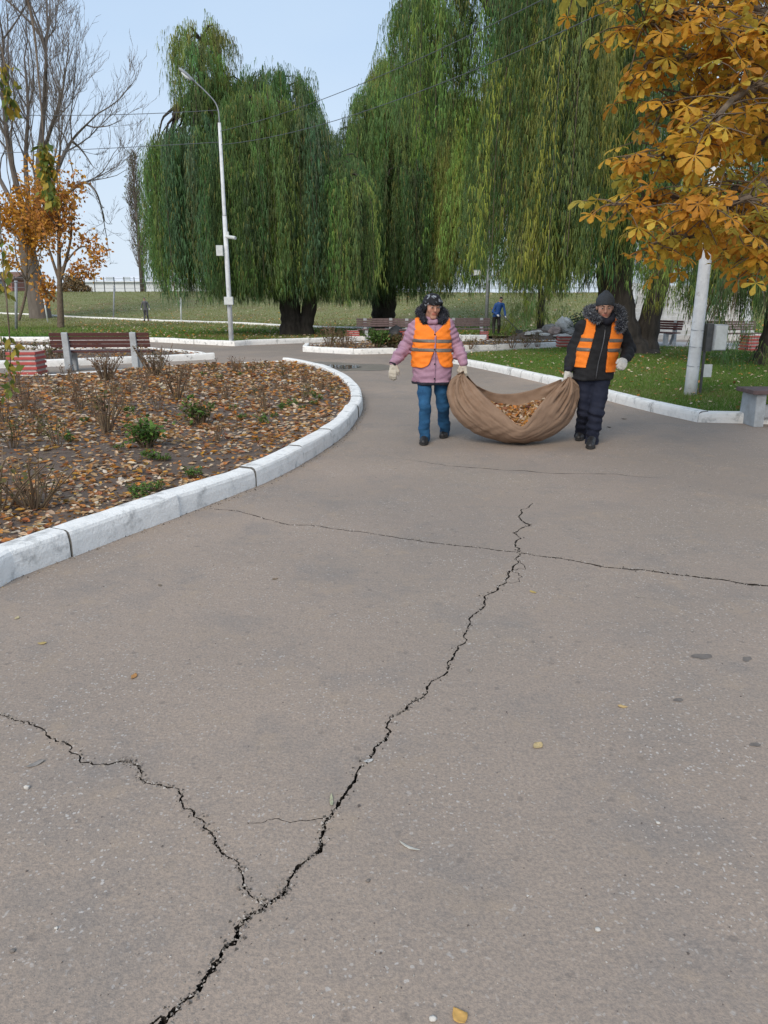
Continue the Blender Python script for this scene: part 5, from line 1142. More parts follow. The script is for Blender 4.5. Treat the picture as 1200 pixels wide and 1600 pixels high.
M['skin'] = mat('skin', (.5, .3, .2), attr=True, rough=.55, spec=.35)
M['vest'] = mat('orange_vest_fabric', (.92, .235, .022), (.84, .20, .02), 22, .75, bump=.25, bscale=90)
M['band'] = mat('grey_reflective_band', (.115, .098, .082), (.155, .135, .115), 40, .5, spec=.5)
M['lilac'] = mat('lilac_padded_fabric', (.385, .225, .30), (.31, .175, .24), 14, .62, bump=.25, bscale=60)
M['blackcoat'] = mat('black_coat_fabric', (.010, .010, .012), (.020, .020, .022), 14, .8, bump=.3, bscale=60)
M['navy'] = mat('navy_cloth', (.010, .013, .028), (.018, .021, .038), 12, .85, bump=.25, bscale=70)
M['jeans'] = mat('blue_denim', (.014, .066, .15), (.024, .10, .21), 9, .85, bump=.3, bscale=200, c3=(.010, .045, .11), s3=12, r3=(.55, .75))
M['glove'] = mat('white_work_glove', (.66, .64, .60), (.54, .51, .46), 40, .9, bump=.4, bscale=250)
M['gloved'] = mat('cream_work_glove', (.60, .55, .46), (.48, .43, .35), 40, .9, bump=.4, bscale=250)
M['shoe'] = mat('black_leather', (.012, .012, .013), (.03, .028, .028), 20, .5, spec=.4)
M['sole'] = mat('rubber_sole', (.02, .02, .02), (.045, .042, .04), 20, .8)
M['beanie'] = mat('charcoal_knit', (.055, .062, .07), (.038, .043, .05), 60, .95, bump=.4, bscale=180)
M['flowerhat'] = mat('black_hat_with_pale_flowers', (.012, .012, .015), (.24, .26, .29), 21, .8, detail=2, ramp=(.58, .63))
M['furgrey'] = mat('fur', (.1, .1, .1), attr=True, rough=.8)
M['darklining'] = mat('dark_lining', (.012, .013, .02), (.022, .022, .032), 20, .85)
M['eyew'] = mat('eye', (.30, .26, .24), rough=.2); M['iris'] = mat('iris', (.02, .012, .008), rough=.2); M['brow'] = mat('eyebrow', (.05, .032, .022), rough=.9)
M['zip'] = mat('zip_metal', (.10, .10, .105), rough=.35, metal=.6)
M['bluejk'] = mat('blue_jacket', (.015, .085, .32), (.012, .03, .10), 5, .7, ramp=(.5, .56))
M['darkcloth'] = mat('dark_trousers', (.03, .028, .03), rough=.9)

def basis(yaw, pitch, roll=0.0):
    """columns: head's right, forward, up; yaw 0 faces the camera (-Y)"""
    R_ = Matrix.Rotation(math.radians(yaw), 3, 'Z') @ Matrix.Rotation(math.radians(pitch), 3, 'X') @ Matrix.Rotation(math.radians(roll), 3, 'Y') @ Matrix.Rotation(PI, 3, 'Z')
    return np.array(R_)
def add_head(S_, c, B, s=1.0):
    f = lambda x, y, z: c + s * (B @ np.array((x, y, z)))
    S_.ell(f(0, -.012, .03), np.array((.077, .095, .09)) * s, .01, rot=B); S_.ell(f(0, .015, -.055), np.array((.057, .068, .062)) * s, .03, rot=B)
    S_.cone(f(-.012, .066, -.098), f(.012, .066, -.098), .020 * s, k=.022)
    for sx in (-1, 1):
        S_.ell(f(sx * .04, .058, -.022), np.array((.024, .018, .024)) * s, .03, rot=B); S_.cone(f(sx * .012, .084, .034), f(sx * .045, .07, .032), .010 * s, .008 * s, .014)
        S_.cone(f(sx * .018, .0862, .0165), f(sx * .043, .0785, .0155), .0055 * s, k=.004); S_.cone(f(sx * .020, .0855, .0005), f(sx * .042, .0785, .0005), .0045 * s, k=.004); S_.ell(f(sx * .078, -.008, -.006), np.array((.010, .019, .031)) * s, .008, rot=B)
        S_.ell(f(sx * .031, .102, .010), np.array((.016, .016, .012)) * s, .010, 's', rot=B)
    S_.cone(f(0, .084, .018), f(0, .106, -.022), .008 * s, .0125 * s, .012)
    for sx in (-1, 1): S_.ell(f(sx * .012, .095, -.026), np.array((.008, .009, .007)) * s, .006, rot=B)
    S_.cone(f(-.020, .078, -.052), f(.020, .078, -.052), .0085 * s, k=.008); S_.cone(f(-.017, .077, -.063), f(.017, .077, -.063), .009 * s, k=.008)
    S_.cone(f(-.017, .091, -.0575), f(.017, .091, -.0575), .0026 * s, k=.004, mode='s')
    S_.cone(f(0, -.02, -.08), f(0, -.035, -.17), .052 * s, .056 * s, .03); return f
def add_hand(S_, w, d, n, s, curl, infl=0.0, sc_=1.0):
    """w wrist, d pointing direction, n palm normal (fingers curl that way), s thumb side"""
    w, d, n, s = (np.array(q, float) for q in (w, d, n, s)); d /= np.linalg.norm(d); n = n - d * (n @ d); n /= np.linalg.norm(n); s = s - d * (s @ d) - n * (s @ n); s /= np.linalg.norm(s)
    for o in (-.026, -.009, .009, .026): S_.cone(w + d * .01 * sc_ + s * o * .7 * sc_, w + (d * .085 + s * o) * sc_, (.014 + infl) * sc_, (.0125 + infl) * sc_, .012)
    for o, L in ((.029, .070), (.010, .080), (-.010, .074), (-.028, .058)):
        a = w + (d * .088 + s * o) * sc_; c = curl; P = [a]
        for q, fr in enumerate((.42, .33, .25)):
            c_ = c * (q + .6); P.append(P[-1] + (d * math.cos(c_) + n * math.sin(c_)) * L * fr * sc_)
        S_.chain(P, [(.0105 + infl) * sc_, (.0100 + infl) * sc_, (.0092 + infl) * sc_, (.0082 + infl) * sc_], .004)
    a = w + (d * .028 + s * .030) * sc_; S_.chain([a, a + (d * .035 + s * .022 + n * .012) * sc_, a + (d * .066 + s * .022 + n * .030) * sc_], [(.0145 + infl) * sc_, (.0115 + infl) * sc_, (.0095 + infl) * sc_], .006)

def lerp(a, b, t): return np.array(a) * (1 - t) + np.array(b) * t
def person(label, J, spec):
    feet = (J['toe_l'] + J['toe_r']) / 2; root_loc = np.array((feet[0], feet[1], 0.0))
    hc = J['head']; B = basis(*spec['look']); hs = spec.get('hs', 1.0)
    # ---- the body, one continuous surface
    S_ = Solid(.006); f = add_head(S_, hc, B, hs)
    chest, hip = J['chest'], J['hip']
    S_.cone(lerp(J['neck'], hc, .3), J['neck'] - (0, 0, .06), .055, .06, .04)
    S_.cone(J['sh_l'], J['sh_r'], .042, k=.03); S_.cone(J['neck'] - (0, 0, .08), chest, .05, .075, .05); S_.cone(chest, hip, .08, .09, .05)
    for q in 'lr':
        S_.chain([J['sh_' + q], J['el_' + q], J['wr_' + q]], [.042, .033, .025], .02); S_.cone(J['wr_' + q], lerp(J['wr_' + q], J['ha_' + q], .6), .022, .012, .01)
        S_.chain([J['hp_' + q], J['kn_' + q], J['an_' + q]], [.055, .040, .030], .02); S_.cone(J['an_' + q], lerp(J['an_' + q], J['toe_' + q], .5) * (1, 1, 0) + (0, 0, .055), .028, .018, .02)
    Bi = B.T
    def skin(V):
        L = (V - hc) @ B / hs; c = np.tile(np.array(spec['skin']), (len(V), 1))
        lip = (np.abs(L[:, 0]) < .026) & (np.abs(L[:, 2] + .0575) < .014) & (L[:, 1] > .06); c[lip] = np.array(spec['skin']) * (.95, .62, .62)
        ck = np.exp(-(((np.abs(L[:, 0]) - .042) / .022) ** 2 + ((L[:, 2] + .022) / .022) ** 2)) * (L[:, 1] > .02); c = c * (1 - ck[:, None] * np.array((0, .12, .12)))
        ns = np.exp(-((L[:, 0] / .016) ** 2 + ((L[:, 2] + .018) / .018) ** 2)) * (L[:, 1] > .08); return c * (1 - ns[:, None] * np.array((0, .07, .07)))
    me = S_.build(name='body', col=skin); me.materials.append(M['skin'])
    root = put('person', me, M['skin'], label=label, cat='person', origin=root_loc)
    for sx in (-1, 1):
        e = f(sx * .031, .0765, .008); V = e + S * .0108 * hs; ey = put('eye', mk_mesh('eye', V, [SF], smooth=True), M['eyew'], root)
        V = e + (B @ np.array((0, .0060, -.001))) * hs + S * .0066 * hs; put('iris', mk_mesh('iris', V, [SF], smooth=True), M['iris'], ey)
        put('eyebrow', MB().tube(np.array([f(sx * .014, .093, .028), f(sx * .03, .089, .034), f(sx * .048, .074, .030)]), [.0035, .0045, .0025], 5).mesh('brow', True), M['brow'], root)
    # ---- trousers and shoes
    S_ = Solid(.008); lw = spec['leg']
    for q in 'lr':
        hp, kn, an = J['hp_' + q], J['kn_' + q], J['an_' + q]
        S_.chain([hp + (0, 0, .06), lerp(hp, kn, .5), kn, lerp(kn, an, .5), an - (0, 0, .035)], lw, .02)
    S_.cone(J['hp_l'] + (0, 0, .06), J['hp_r'] + (0, 0, .06), lw[0] * 1.05, k=.05)
    kz = (J['kn_l'][2] + J['kn_r'][2]) / 2; az = (J['an_l'][2] + J['an_r'][2]) / 2; wr = sines(36, .0062, spec['seed'], (1, .8, 1.7)); w2_ = sines(80, .0034, spec['seed'] + 1, (.6, .6, 1.3))
    S_.wrinkle(lambda X, Y, Z: (wr(X, Y, Z) + w2_(X, Y, Z)) * (1 + 1.3 * np.exp(-((Z - az - .06) / .07) ** 2) + .8 * np.exp(-((Z - kz) / .07) ** 2)))
    put('trousers', S_.build(name='trousers'), M[spec['trousers']], root)
    for q in 'lr':
        an, toe = J['an_' + q], J['toe_' + q]; d = toe - an; d[2] = 0; d /= np.linalg.norm(d) + 1e-9; lift = spec.get('heel_' + q, 0.0); ball = toe - d * .09; heel = toe - d * .255
        S_ = Solid(.006); z = .048; hz = lift
        S_.chain([heel + (0, 0, z + hz + .01), lerp(heel, ball, .5) + (0, 0, z + hz * .5), ball + (0, 0, z - .008), toe - d * .035 + (0, 0, z - .012)], [.037, .036, .043, .034], .02)
        S_.cone(heel + d * .02 + (0, 0, z + hz + .02), an + (0, 0, -.005), .038, .043, .03); S_.cut(lambda X, Y, Z: .012 + np.maximum(0, hz * (1 - ((X - heel[0]) * d[0] + (Y - heel[1]) * d[1]) / .165)) * .9 - Z)
        sh = put('shoe', S_.build(name='shoe'), M['shoe'], root)
        S_ = Solid(.006); S_.chain([heel + d * .01 + (0, 0, .018 + hz), ball + (0, 0, .016), toe - d * .04 + (0, 0, .018)], [.038, .046, .037], .02); S_.cut(lambda X, Y, Z: np.abs(Z - .014 - np.maximum(0, hz * (1 - ((X - heel[0]) * d[0] + (Y - heel[1]) * d[1]) / .165))) - .013)
        put('sole', S_.build(name='sole'), M['sole'], sh)
    # ---- coat
    T_ = spec['torso']                                            # rows: z, cx, cy, rx, ry
    S_ = Solid(.0075); S_.loft(*np.array(T_).T, k=.03)
    aw = spec['arm']; pu = spec['puff']
    for q in 'lr':
        sh, el, wr_ = J['sh_' + q], J['el_' + q], J['wr_' + q]; S_.chain([lerp(J['neck'], sh, .45) + (0, 0, -.01), sh, lerp(sh, el, .5), el, lerp(el, wr_, .5), wr_], [aw[0], aw[0], aw[1], aw[2], aw[3], aw[4]], .035)
    S_.cone(J['neck'] + (0, 0, .0), J['neck'] - (0, 0, .05), .08, .105, .04)
    wr1 = sines(28, .009, spec['seed'] + 2, (1, 1, 1.8)); wr2 = sines(66, .0045, spec['seed'] + 3, (1, 1, 1.5)); ztp = J['sh_l'][2]
    def arms_q(X, Y, Z):                                         # padded ribs along sleeves and hem
        r = 0 * X
        for q in 'lr':
            for a, b_ in ((J['sh_' + q], J['el_' + q]), (J['el_' + q], J['wr_' + q])):
                d = b_ - a; L = np.linalg.norm(d); t = ((X - a[0]) * d[0] + (Y - a[1]) * d[1] + (Z - a[2]) * d[2]) / L; rr = np.sqrt(np.maximum((X - a[0]) ** 2 + (Y - a[1]) ** 2 + (Z - a[2]) ** 2 - t * t, 0))
                m = (rr < .11) & (t > .02) & (t < L); r = np.where(m, -np.abs(np.sin(t * PI / .052)) * pu, r)
        return r
    S_.wrinkle(lambda X, Y, Z: wr1(X, Y, Z) + wr2(X, Y, Z)); S_.wrinkle(arms_q)
    coat = put('coat', S_.build(name='coat'), M[spec['coat']], root)
    for q in 'lr':
        d = J['wr_' + q] - J['el_' + q]; d /= np.linalg.norm(d); put('cuff', MB().tube([J['wr_' + q] - d * .015, J['wr_' + q] + d * .035], [aw[4] * .95, aw[4] * .86], 14).mesh('cuff', True), M['darklining'], coat)
    z0, z1 = T_[-1][0] if T_[-1][0] < T_[0][0] else T_[0][0], J['neck'][2] - .07
    TT = np.array(sorted(T_)); zz = np.linspace(z0 + .02, z1, 16); zx = [np.interp(z, TT[:, 0], TT[:, 1]) + np.interp(z, zz[[0, -1]], spec['zipx']) for z in zz]
    zy = [np.interp(z, TT[:, 0], TT[:, 2]) - np.interp(z, TT[:, 0], TT[:, 4]) * (1 - .02) - .014 for z in zz]
    if spec['zip'] == 'lilac':
        for z in zz[1::4]: put('snap', mk_mesh('snap', np.array((np.interp(z, zz, zx), np.interp(z, zz, zy) - .006, z)) + S * .009, [SF], smooth=True), M['darklining'], coat)
        Wl = TT[:1].repeat(2, 0).copy(); Wl[:, 0] = (TT[0, 0] - .012, TT[0, 0] + .016); Wl[:, 3:] += .003; S_ = Solid(.007); S_.loft(*Wl.T, k=.01, rnd=.006); S_.wrinkle(lambda X, Y, Z: wr1(X, Y, Z) + wr2(X, Y, Z)); put('hem', S_.build(name='hem'), M['darklining'], coat)
    put('zip', MB().tube(np.c_[zx, zy, zz], .006, 6).mesh('zip', True), M[spec['zip']], coat)
    # ---- vest
    V_ = TT[(TT[:, 0] > spec['vest_z'][0] - .12)].copy(); V_[:, 3] += .016; V_[:, 4] += .016; vz0, vz1 = spec['vest_z']
    S_ = Solid(.006); S_.loft(*V_.T, k=.02, rnd=.03)
    for q in 'lr': S_.cone(lerp(J['neck'], J['sh_' + q], .4), lerp(J['neck'], J['sh_' + q], .92), aw[0] + .016, k=.04)
    S_.wrinkle(lambda X, Y, Z: (wr1(X, Y, Z) * .7 + wr2(X, Y, Z)) + sines(55, .0025, 77, (1.6, 1, .35))(X, Y, Z))
    S_.cut(lambda X, Y, Z: np.maximum(vz0 + spec.get('vest_round', 0) * np.clip(np.abs(X - np.interp(vz0, TT[:, 0], TT[:, 1])) * 0, 0, 1) - Z, Z - vz1)); S_.cut(spec['vest_cut'])
    vest = put('safety_vest', S_.build(name='vest'), M['vest'], root)
    for zb in spec['bands']:
        W_ = TT.copy(); W_[:, 3] += .0205; W_[:, 4] += .0205; S_ = Solid(.006); sel = (W_[:, 0] > zb - .2) & (W_[:, 0] < zb + .25); Wl = np.array([[z] + [np.interp(z, W_[:, 0], W_[:, c]) for c in range(1, 5)] for z in np.linspace(zb - .08, zb + .08, 5)])
        S_.loft(*Wl.T, k=.02, rnd=.003); S_.wrinkle(lambda X, Y, Z: (wr1(X, Y, Z) * .7 + wr2(X, Y, Z)) * .9 + sines(55, .0025, 77, (1.6, 1, .35))(X, Y, Z)); S_.cut(lambda X, Y, Z: np.abs(Z - zb - spec['tilt'] * (X - hc[0])) - .019); S_.cut(spec['vest_cut']); put('reflective_band', S_.build(name='band'), M['band'], vest)
    # ---- gloves
    for q in 'lr':
        S_ = Solid(.0038); g = spec['hand_' + q]; d = np.array(g['d'], float); d /= np.linalg.norm(d); w_ = J['wr_' + q] + d * .02
        S_.cone(w_ - d * .03, w_ + d * .03, .034, .032, .012); add_hand(S_, w_, g['d'], g['n'], g['s'], g['curl'], .0045, 1.06); put('glove', S_.build(name='glove'), M[spec['glove']], root)
    return root, f, B, hs

# ---------------------------------------------------------------- person in the lilac jacket
YW = 8.10
def W_(u, v, dy=0.0): return D(u, v, YW + dy)
JW = dict(head=W_(675.5, 479, -.02), neck=W_(675, 499.5, .03), chest=W_(675, 520, .02), hip=W_(676, 580, .02),
          sh_l=W_(652, 509, .03), sh_r=W_(699, 509, .03), el_l=W_(633, 542, .06), wr_l=W_(615.5, 566, -.04), ha_l=W_(613, 578, -.05), el_r=W_(713, 540, .05), wr_r=W_(724, 566, -.06), ha_r=W_(724, 577, -.07),
          hp_l=W_(663, 590), hp_r=W_(688, 590), kn_l=W_(664, 634, -.12), an_l=W_(663.5, 680, -.06), kn_r=W_(692, 634, .04), an_r=W_(695, 672, .28),
          toe_l=G(661, 697) * (1, 1, 0), toe_r=G(690, 686) * (1, 1, 0))
zW = lambda v: float(W_(675, v)[2]); xW = lambda u, v=540: float(W_(u, v)[0])
torsoW = [(zW(502), xW(675), YW + .04, .10, .085), (zW(507), xW(675), YW + .03, .165, .105), (zW(516), xW(675), YW + .02, .192, .128), (zW(530), xW(675), YW + .01, .198, .138), (zW(545), xW(675), YW + .01, .200, .140), (zW(560), xW(675.5), YW + .01, .205, .146), (zW(580), xW(675.5), YW + .01, .208, .152), (zW(598), xW(675.5), YW + .01, .205, .152)]
def cutW(X, Y, Z):
    zc = [zW(600), zW(573), zW(548), zW(546), zW(521), zW(495)]; half = np.interp(Z, zc, [.11, .068, .012, -.01, -.01, .165]); cx = np.interp(Z, [zW(572), zW(518)], [xW(678), xW(679.5)])
    front = (Y < YW + .02); d1 = np.where(front, half - np.abs(X - cx), -1.0)
    za = [zW(600), zW(532), zW(520), zW(505), zW(495)]; d2 = np.abs(X - xW(675)) - np.interp(Z, za, [.30, .30, .195, .188, .185])
    rc = np.where(front & (Z < zW(562)), (zW(573) + .06) - Z - np.sqrt(np.maximum(.0036 - np.clip(half + .06 - np.abs(X - cx), 0, .06) ** 2, 0)), -1.0)
    return np.maximum(np.maximum(d1, d2), np.where(np.abs(X - cx) < half + .06, rc, -1.0))
pw, fW, BW, hsW = person('person in lilac padded jacket, orange vest and blue jeans on the left', JW,
    dict(look=(16, 12, 0), hs=1.02, skin=(.46, .245, .17), leg=[.086, .078, .064, .058, .056], seed=3, trousers='jeans', torso=torsoW, arm=[.070, .066, .060, .055, .045], puff=.010, coat='lilac', zip='lilac', zipx=(.02, .02),
         vest_z=(zW(573), zW(492)), vest_cut=cutW, bands=(zW(532), zW(546)), tilt=-.02, glove='gloved', heel_r=.075,
         hand_l=dict(d=(-.12, -.05, -1), n=(.25, .9, 0), s=(.7, -.6, 0), curl=.38), hand_r=dict(d=(.02, -.12, -1), n=(.3, .9, .0), s=(-.8, -.5, 0), curl=1.0)))
zz_ = np.linspace(zW(545), zW(523), 8); TTw = np.array(sorted(torsoW)); put('vest_zip', MB().tube(np.c_[np.interp(zz_, [zW(572), zW(518)], [xW(678), xW(679.5)]), [np.interp(z, TTw[:, 0], TTw[:, 2]) - np.interp(z, TTw[:, 0], TTw[:, 4]) - .024 for z in zz_], zz_], .006, 6).mesh('vest_zip', True), M['lilac'], pw)
# hat with pale flower print, hood lining
S_ = Solid(.005); c = JW['head']; up = BW[:, 2]; fw = BW[:, 1]
S_.ell(fW(0, -.012, .045), np.array((.092, .108, .088)) * hsW, .02, rot=BW); S_.ell(fW(.0, .03, .085), (.06, .05, .045), .03, rot=BW); S_.cone(fW(-.075, .03, .045), fW(.075, .03, .045), .022, k=.02); S_.cone(fW(-.03, .088, .05), fW(.03, .088, .05), .018, k=.03)
for sx in (-1, 1): S_.ell(fW(sx * .082, -.01, .0), (.02, .045, .06), .03, rot=BW)
S_.cut(lambda X, Y, Z: -((X - c[0]) * up[0] + (Y - c[1]) * up[1] + (Z - c[2]) * up[2]) + np.where(((X - c[0]) * fw[0] + (Y - c[1]) * fw[1] + (Z - c[2]) * fw[2]) > .035, .036, -.06)); S_.wrinkle(sines(60, .004, 5)); put('hat', S_.build(name='hat'), M['flowerhat'], pw)
S_ = Solid(.007); n_ = JW['neck']; pts_ = [n_ + q for q in ((-.07, -.10, -.01), (-.125, -.02, .055), (-.105, .07, .10), (0, .11, .10), (.10, .07, .085), (.125, -.02, .035), (.08, -.10, -.02))]
P_ = catmull(pts_, 4); S_.chain(P_, np.interp(np.arange(len(P_)), [0, len(P_) / 2, len(P_)], [.024, .046, .026]), .03); S_.wrinkle(sines(45, .010, 6)); hm = S_.build(name='hood'); hd = put('hood', hm, M['darklining'], pw); put('fur', fur(hm, 2600, .022, [(.02, .02, .024), (.04, .04, .05), (.09, .095, .11)], 3), M['furgrey'], hd)
S_ = Solid(.006); S_.chain([n_ + q for q in ((-.072, -.06, .008), (-.03, -.115, -.022), (.03, -.115, -.022), (.072, -.06, .008))], [.02, .022, .022, .02], .02); put('collar', S_.build(name='collar'), M['lilac'], pw)

# ---------------------------------------------------------------- person in the black coat
YM = 8.05
def X_(u, v, dy=0.0): return D(u, v, YM + dy)
JM = dict(head=X_(945, 480, -.04), neck=X_(943, 500, .03), chest=X_(938, 525, .02), hip=X_(927, 582, .02),
          sh_l=X_(910, 512, .04), sh_r=X_(969, 514, .04), el_l=X_(897, 548, .06), wr_l=X_(888.5, 576, -.03), ha_l=X_(886, 588, -.03), el_r=X_(984, 545, .08), wr_r=X_(975.5, 562, -.16), ha_r=X_(972, 566, -.22),
          hp_l=X_(912, 595), hp_r=X_(938, 596), kn_l=X_(914, 642, -.02), an_l=X_(908, 674, .22), kn_r=X_(931, 645, -.14), an_r=X_(925, 688, -.10),
          toe_l=G(903, 690) * (1, 1, 0), toe_r=G(921.5, 703) * (1, 1, 0))
zM = lambda v: float(X_(940, v)[2]); xM = lambda u, v=540: float(X_(u, v)[0])
torsoM = [(zM(504), xM(941), YM + .05, .11, .085), (zM(509), xM(940), YM + .04, .19, .11), (zM(518), xM(939), YM + .03, .212, .13), (zM(532), xM(937), YM + .02, .215, .142), (zM(548), xM(934), YM + .01, .215, .146), (zM(564), xM(931), YM + .01, .217, .148), (zM(580), xM(929), YM, .218, .15), (zM(593), xM(928), YM, .212, .15)]
def cutM(X, Y, Z):
    zs = [zM(600), zM(578), zM(540), zM(510), zM(492)]; lx = np.interp(Z, zs, [xM(906), xM(911), xM(919.5), xM(926), xM(931)]); rx = np.interp(Z, zs, [xM(943), xM(943.5), xM(944), xM(950), xM(953)])
    front = Y < YM + .03; d1 = np.where(front, np.minimum(X - lx, rx - X), -1.0); za = [zM(600), zM(535), zM(522), zM(506), zM(495)]
    lo = np.interp(Z, za, [-9, xM(885), xM(908.5), xM(912), xM(914)]); hi = np.interp(Z, za, [9, xM(990), xM(968), xM(967), xM(966)]); hem = np.where(X < xM(928), zM(573), zM(580)) - Z
    return np.maximum(np.maximum(d1, hem), np.maximum(lo - X, X - hi))
pm, fM, BM, hsM = person('person in black coat, grey beanie and open orange vest on the right', JM,
    dict(look=(-9, 13, 0), hs=1.03, skin=(.43, .245, .175), leg=[.100, .092, .080, .074, .070], seed=9, trousers='navy', torso=torsoM, arm=[.074, .070, .064, .060, .050], puff=.0, coat='blackcoat', zip='zip', zipx=(.0, .0),
         vest_z=(zM(581), zM(494)), vest_cut=cutM, bands=(zM(531), zM(546)), tilt=-.02, glove='glove', heel_l=.085,
         hand_l=dict(d=(-.08, -.05, -1), n=(-.2, .9, 0), s=(.8, -.5, 0), curl=1.0), hand_r=dict(d=(-.35, -.9, -.30), n=(-.5, .25, -.7), s=(-.4, -.2, .8), curl=.85)))
S_ = Solid(.005); c2_ = JM['head']; up2 = BM[:, 2]; fw2 = BM[:, 1]; rt2 = BM[:, 0]
S_.ell(fM(0, -.012, .048), np.array((.092, .108, .098)) * hsM, .02, rot=BM); S_.cone(fM(-.0, -.02, .135), fM(0, -.01, .10), .03, .05, .03)
def beanie_cut(X, Y, Z):
    z = (X - c2_[0]) * up2[0] + (Y - c2_[1]) * up2[1] + (Z - c2_[2]) * up2[2]; y = (X - c2_[0]) * fw2[0] + (Y - c2_[1]) * fw2[1] + (Z - c2_[2]) * fw2[2]; return .038 + .35 * (y - .08) - z
S_.wrinkle(lambda X, Y, Z: .0016 * np.sin(np.arctan2((X - c2_[0]) * fw2[0] + (Y - c2_[1]) * fw2[1], (X - c2_[0]) * rt2[0] + (Y - c2_[1]) * rt2[1]) * 42)); S_.cut(beanie_cut); put('beanie', S_.build(name='beanie'), M['beanie'], pm)
n_ = JM['neck']; S_ = Solid(.007); pts_ = [n_ + q for q in ((-.095, -.13, .0), (-.155, -.03, .055), (-.14, .07, .10), (0, .13, .11), (.14, .07, .10), (.165, -.03, .06), (.16, -.11, -.02), (.13, -.15, -.085))]
P_ = catmull(pts_, 4); S_.chain(P_, np.interp(np.arange(len(P_)), [0, len(P_) / 2, len(P_)], [.026, .040, .030]), .03); hm = S_.build(name='hood_trim'); hd = put('fur_hood', hm, M['darklining'], pm); put('fur', fur(hm, 5200, .028, [(.10, .11, .125), (.17, .18, .20), (.055, .06, .07), (.26, .27, .29)], 4), M['furgrey'], hd)
S_ = Solid(.006); S_.chain([n_ + q for q in ((-.085, -.04, .04), (-.05, -.10, .01), (0, -.118, -.01), (.05, -.10, .01), (.085, -.04, .04))], [.032, .034, .034, .034, .032], .02); S_.wrinkle(sines(60, .005, 8)); put('collar', S_.build(name='collar'), M['darklining'], pm)

# ---------------------------------------------------------------- sack cloth with leaves, held between them
YB = 8.0
hl, hr = JW['ha_r'] + (0, 0, -.055), JM['ha_l'] + (0, 0, -.055)
def curve(px, ys): return catmull([D(u, v, y) for (u, v), y in zip(px, ys)], 12)
Fr = curve([(723, 584), (745, 606), (768, 628), (792, 650), (815, 666), (834, 645), (852, 622), (870, 604), (886, 592)], [8.0, 7.86, 7.76, 7.70, 7.68, 7.70, 7.76, 7.86, 7.98])
Kl = curve([(718, 586), (703, 606), (701, 632), (716, 658), (752, 681), (805, 692), (855, 685), (888, 662), (900, 630), (899, 604), (888, 593)], [8.0, 7.98, 7.97, 7.95, 7.95, 7.95, 7.95, 7.96, 7.97, 7.98, 7.98])
Bk = curve([(726, 583), (742, 599), (758, 609), (778, 615), (803, 615), (825, 611), (848, 604), (868, 597), (888, 590)], [8.02, 8.14, 8.24, 8.31, 8.34, 8.33, 8.27, 8.18, 8.0])
nu, nv_ = 150, 70
rs = lambda P: resample(P, np.linalg.norm(np.diff(P, axis=0), axis=1).sum() / (nu - 1))[:nu]
Fr, Kl, Bk = rs(Fr), rs(Kl), rs(Bk); Kl[:, 2] = np.maximum(Kl[:, 2], .012)
u_ = np.linspace(0, 1, nu)[:, None]; v_ = np.linspace(0, 1, nv_)
grid = np.zeros((nu, nv_, 3)); bul = np.sin(u_ * PI)
for j, t in enumerate(v_):
    if t < .5:
        q = t / .5; ctrl = (Fr + Kl) / 2 + np.c_[0 * u_, -.17 * bul ** .7, -.06 * bul]; grid[:, j] = Fr * (1 - q) ** 2 + 2 * ctrl * q * (1 - q) + Kl * q ** 2
    else:
        q = (t - .5) / .5; ctrl = (Bk + Kl) / 2 + np.c_[0 * u_, .22 * bul ** .7, -.10 * bul]; grid[:, j] = Kl * (1 - q) ** 2 + 2 * ctrl * q * (1 - q) + Bk * q ** 2
du = np.gradient(grid, axis=0); dv = np.gradient(grid, axis=1); nrm = np.cross(du, dv); nrm /= np.linalg.norm(nrm, axis=2)[..., None] + 1e-9
dl = np.linalg.norm(grid - hl, axis=2); dr = np.linalg.norm(grid - hr, axis=2); dm = np.minimum(dl, dr)
ph = v_[None] * 2 * PI; rr = np.random.default_rng(8)
ph = ph + .35 * np.sin(ph * 2.3 + 1) + .22 * np.sin(ph * 5.1 + u_ * 6) + .12 * np.sin(ph * 11 - u_ * 9)
fold = .75 * (1 - 2 * np.abs(np.sin(ph * 4.2 + 1.6 * np.sin(u_ * 5)))) + .45 * np.sin(ph * 12 + 2 + 2.2 * np.sin(u_ * 4 + 1)) + .35 * (1 - 2 * np.abs(np.sin(ph * 9 + u_ * 7)))
amp = .023 * np.exp(-((dm - .16) / .22) ** 2) + .0055
grid += nrm * (fold * amp)[..., None] + nrm * (.005 * np.sin(grid[..., 0] * 31 + 3 * np.sin(grid[..., 2] * 17)) * np.sin(grid[..., 2] * 23 + 1))[..., None]
grid[..., 2] = np.maximum(grid[..., 2], .006)
i = np.arange(nu - 1)[:, None] * nv_; j = np.arange(nv_ - 1)[None]; Fq = np.stack([i + j, i + nv_ + j, i + nv_ + j + 1, i + j + 1], -1).reshape(-1, 4)
M['burlap'] = mat('burlap', (.305, .205, .142), (.25, .165, .113), 6, .95, bump=.5, bscale=420, c3=(.25, .15, .095), s3=2.2, r3=(.52, .75))
clo = put('sack_cloth', mk_mesh('cloth', grid.reshape(-1, 3), [Fq], smooth=True), M['burlap'], label='brown burlap sheet full of leaves carried between the two people', cat='sack cloth', origin=(float(Kl[nu // 2, 0]), 7.95, 0))
so = clo.modifiers.new('s', 'SOLIDIFY'); so.thickness = .006; so.offset = 0
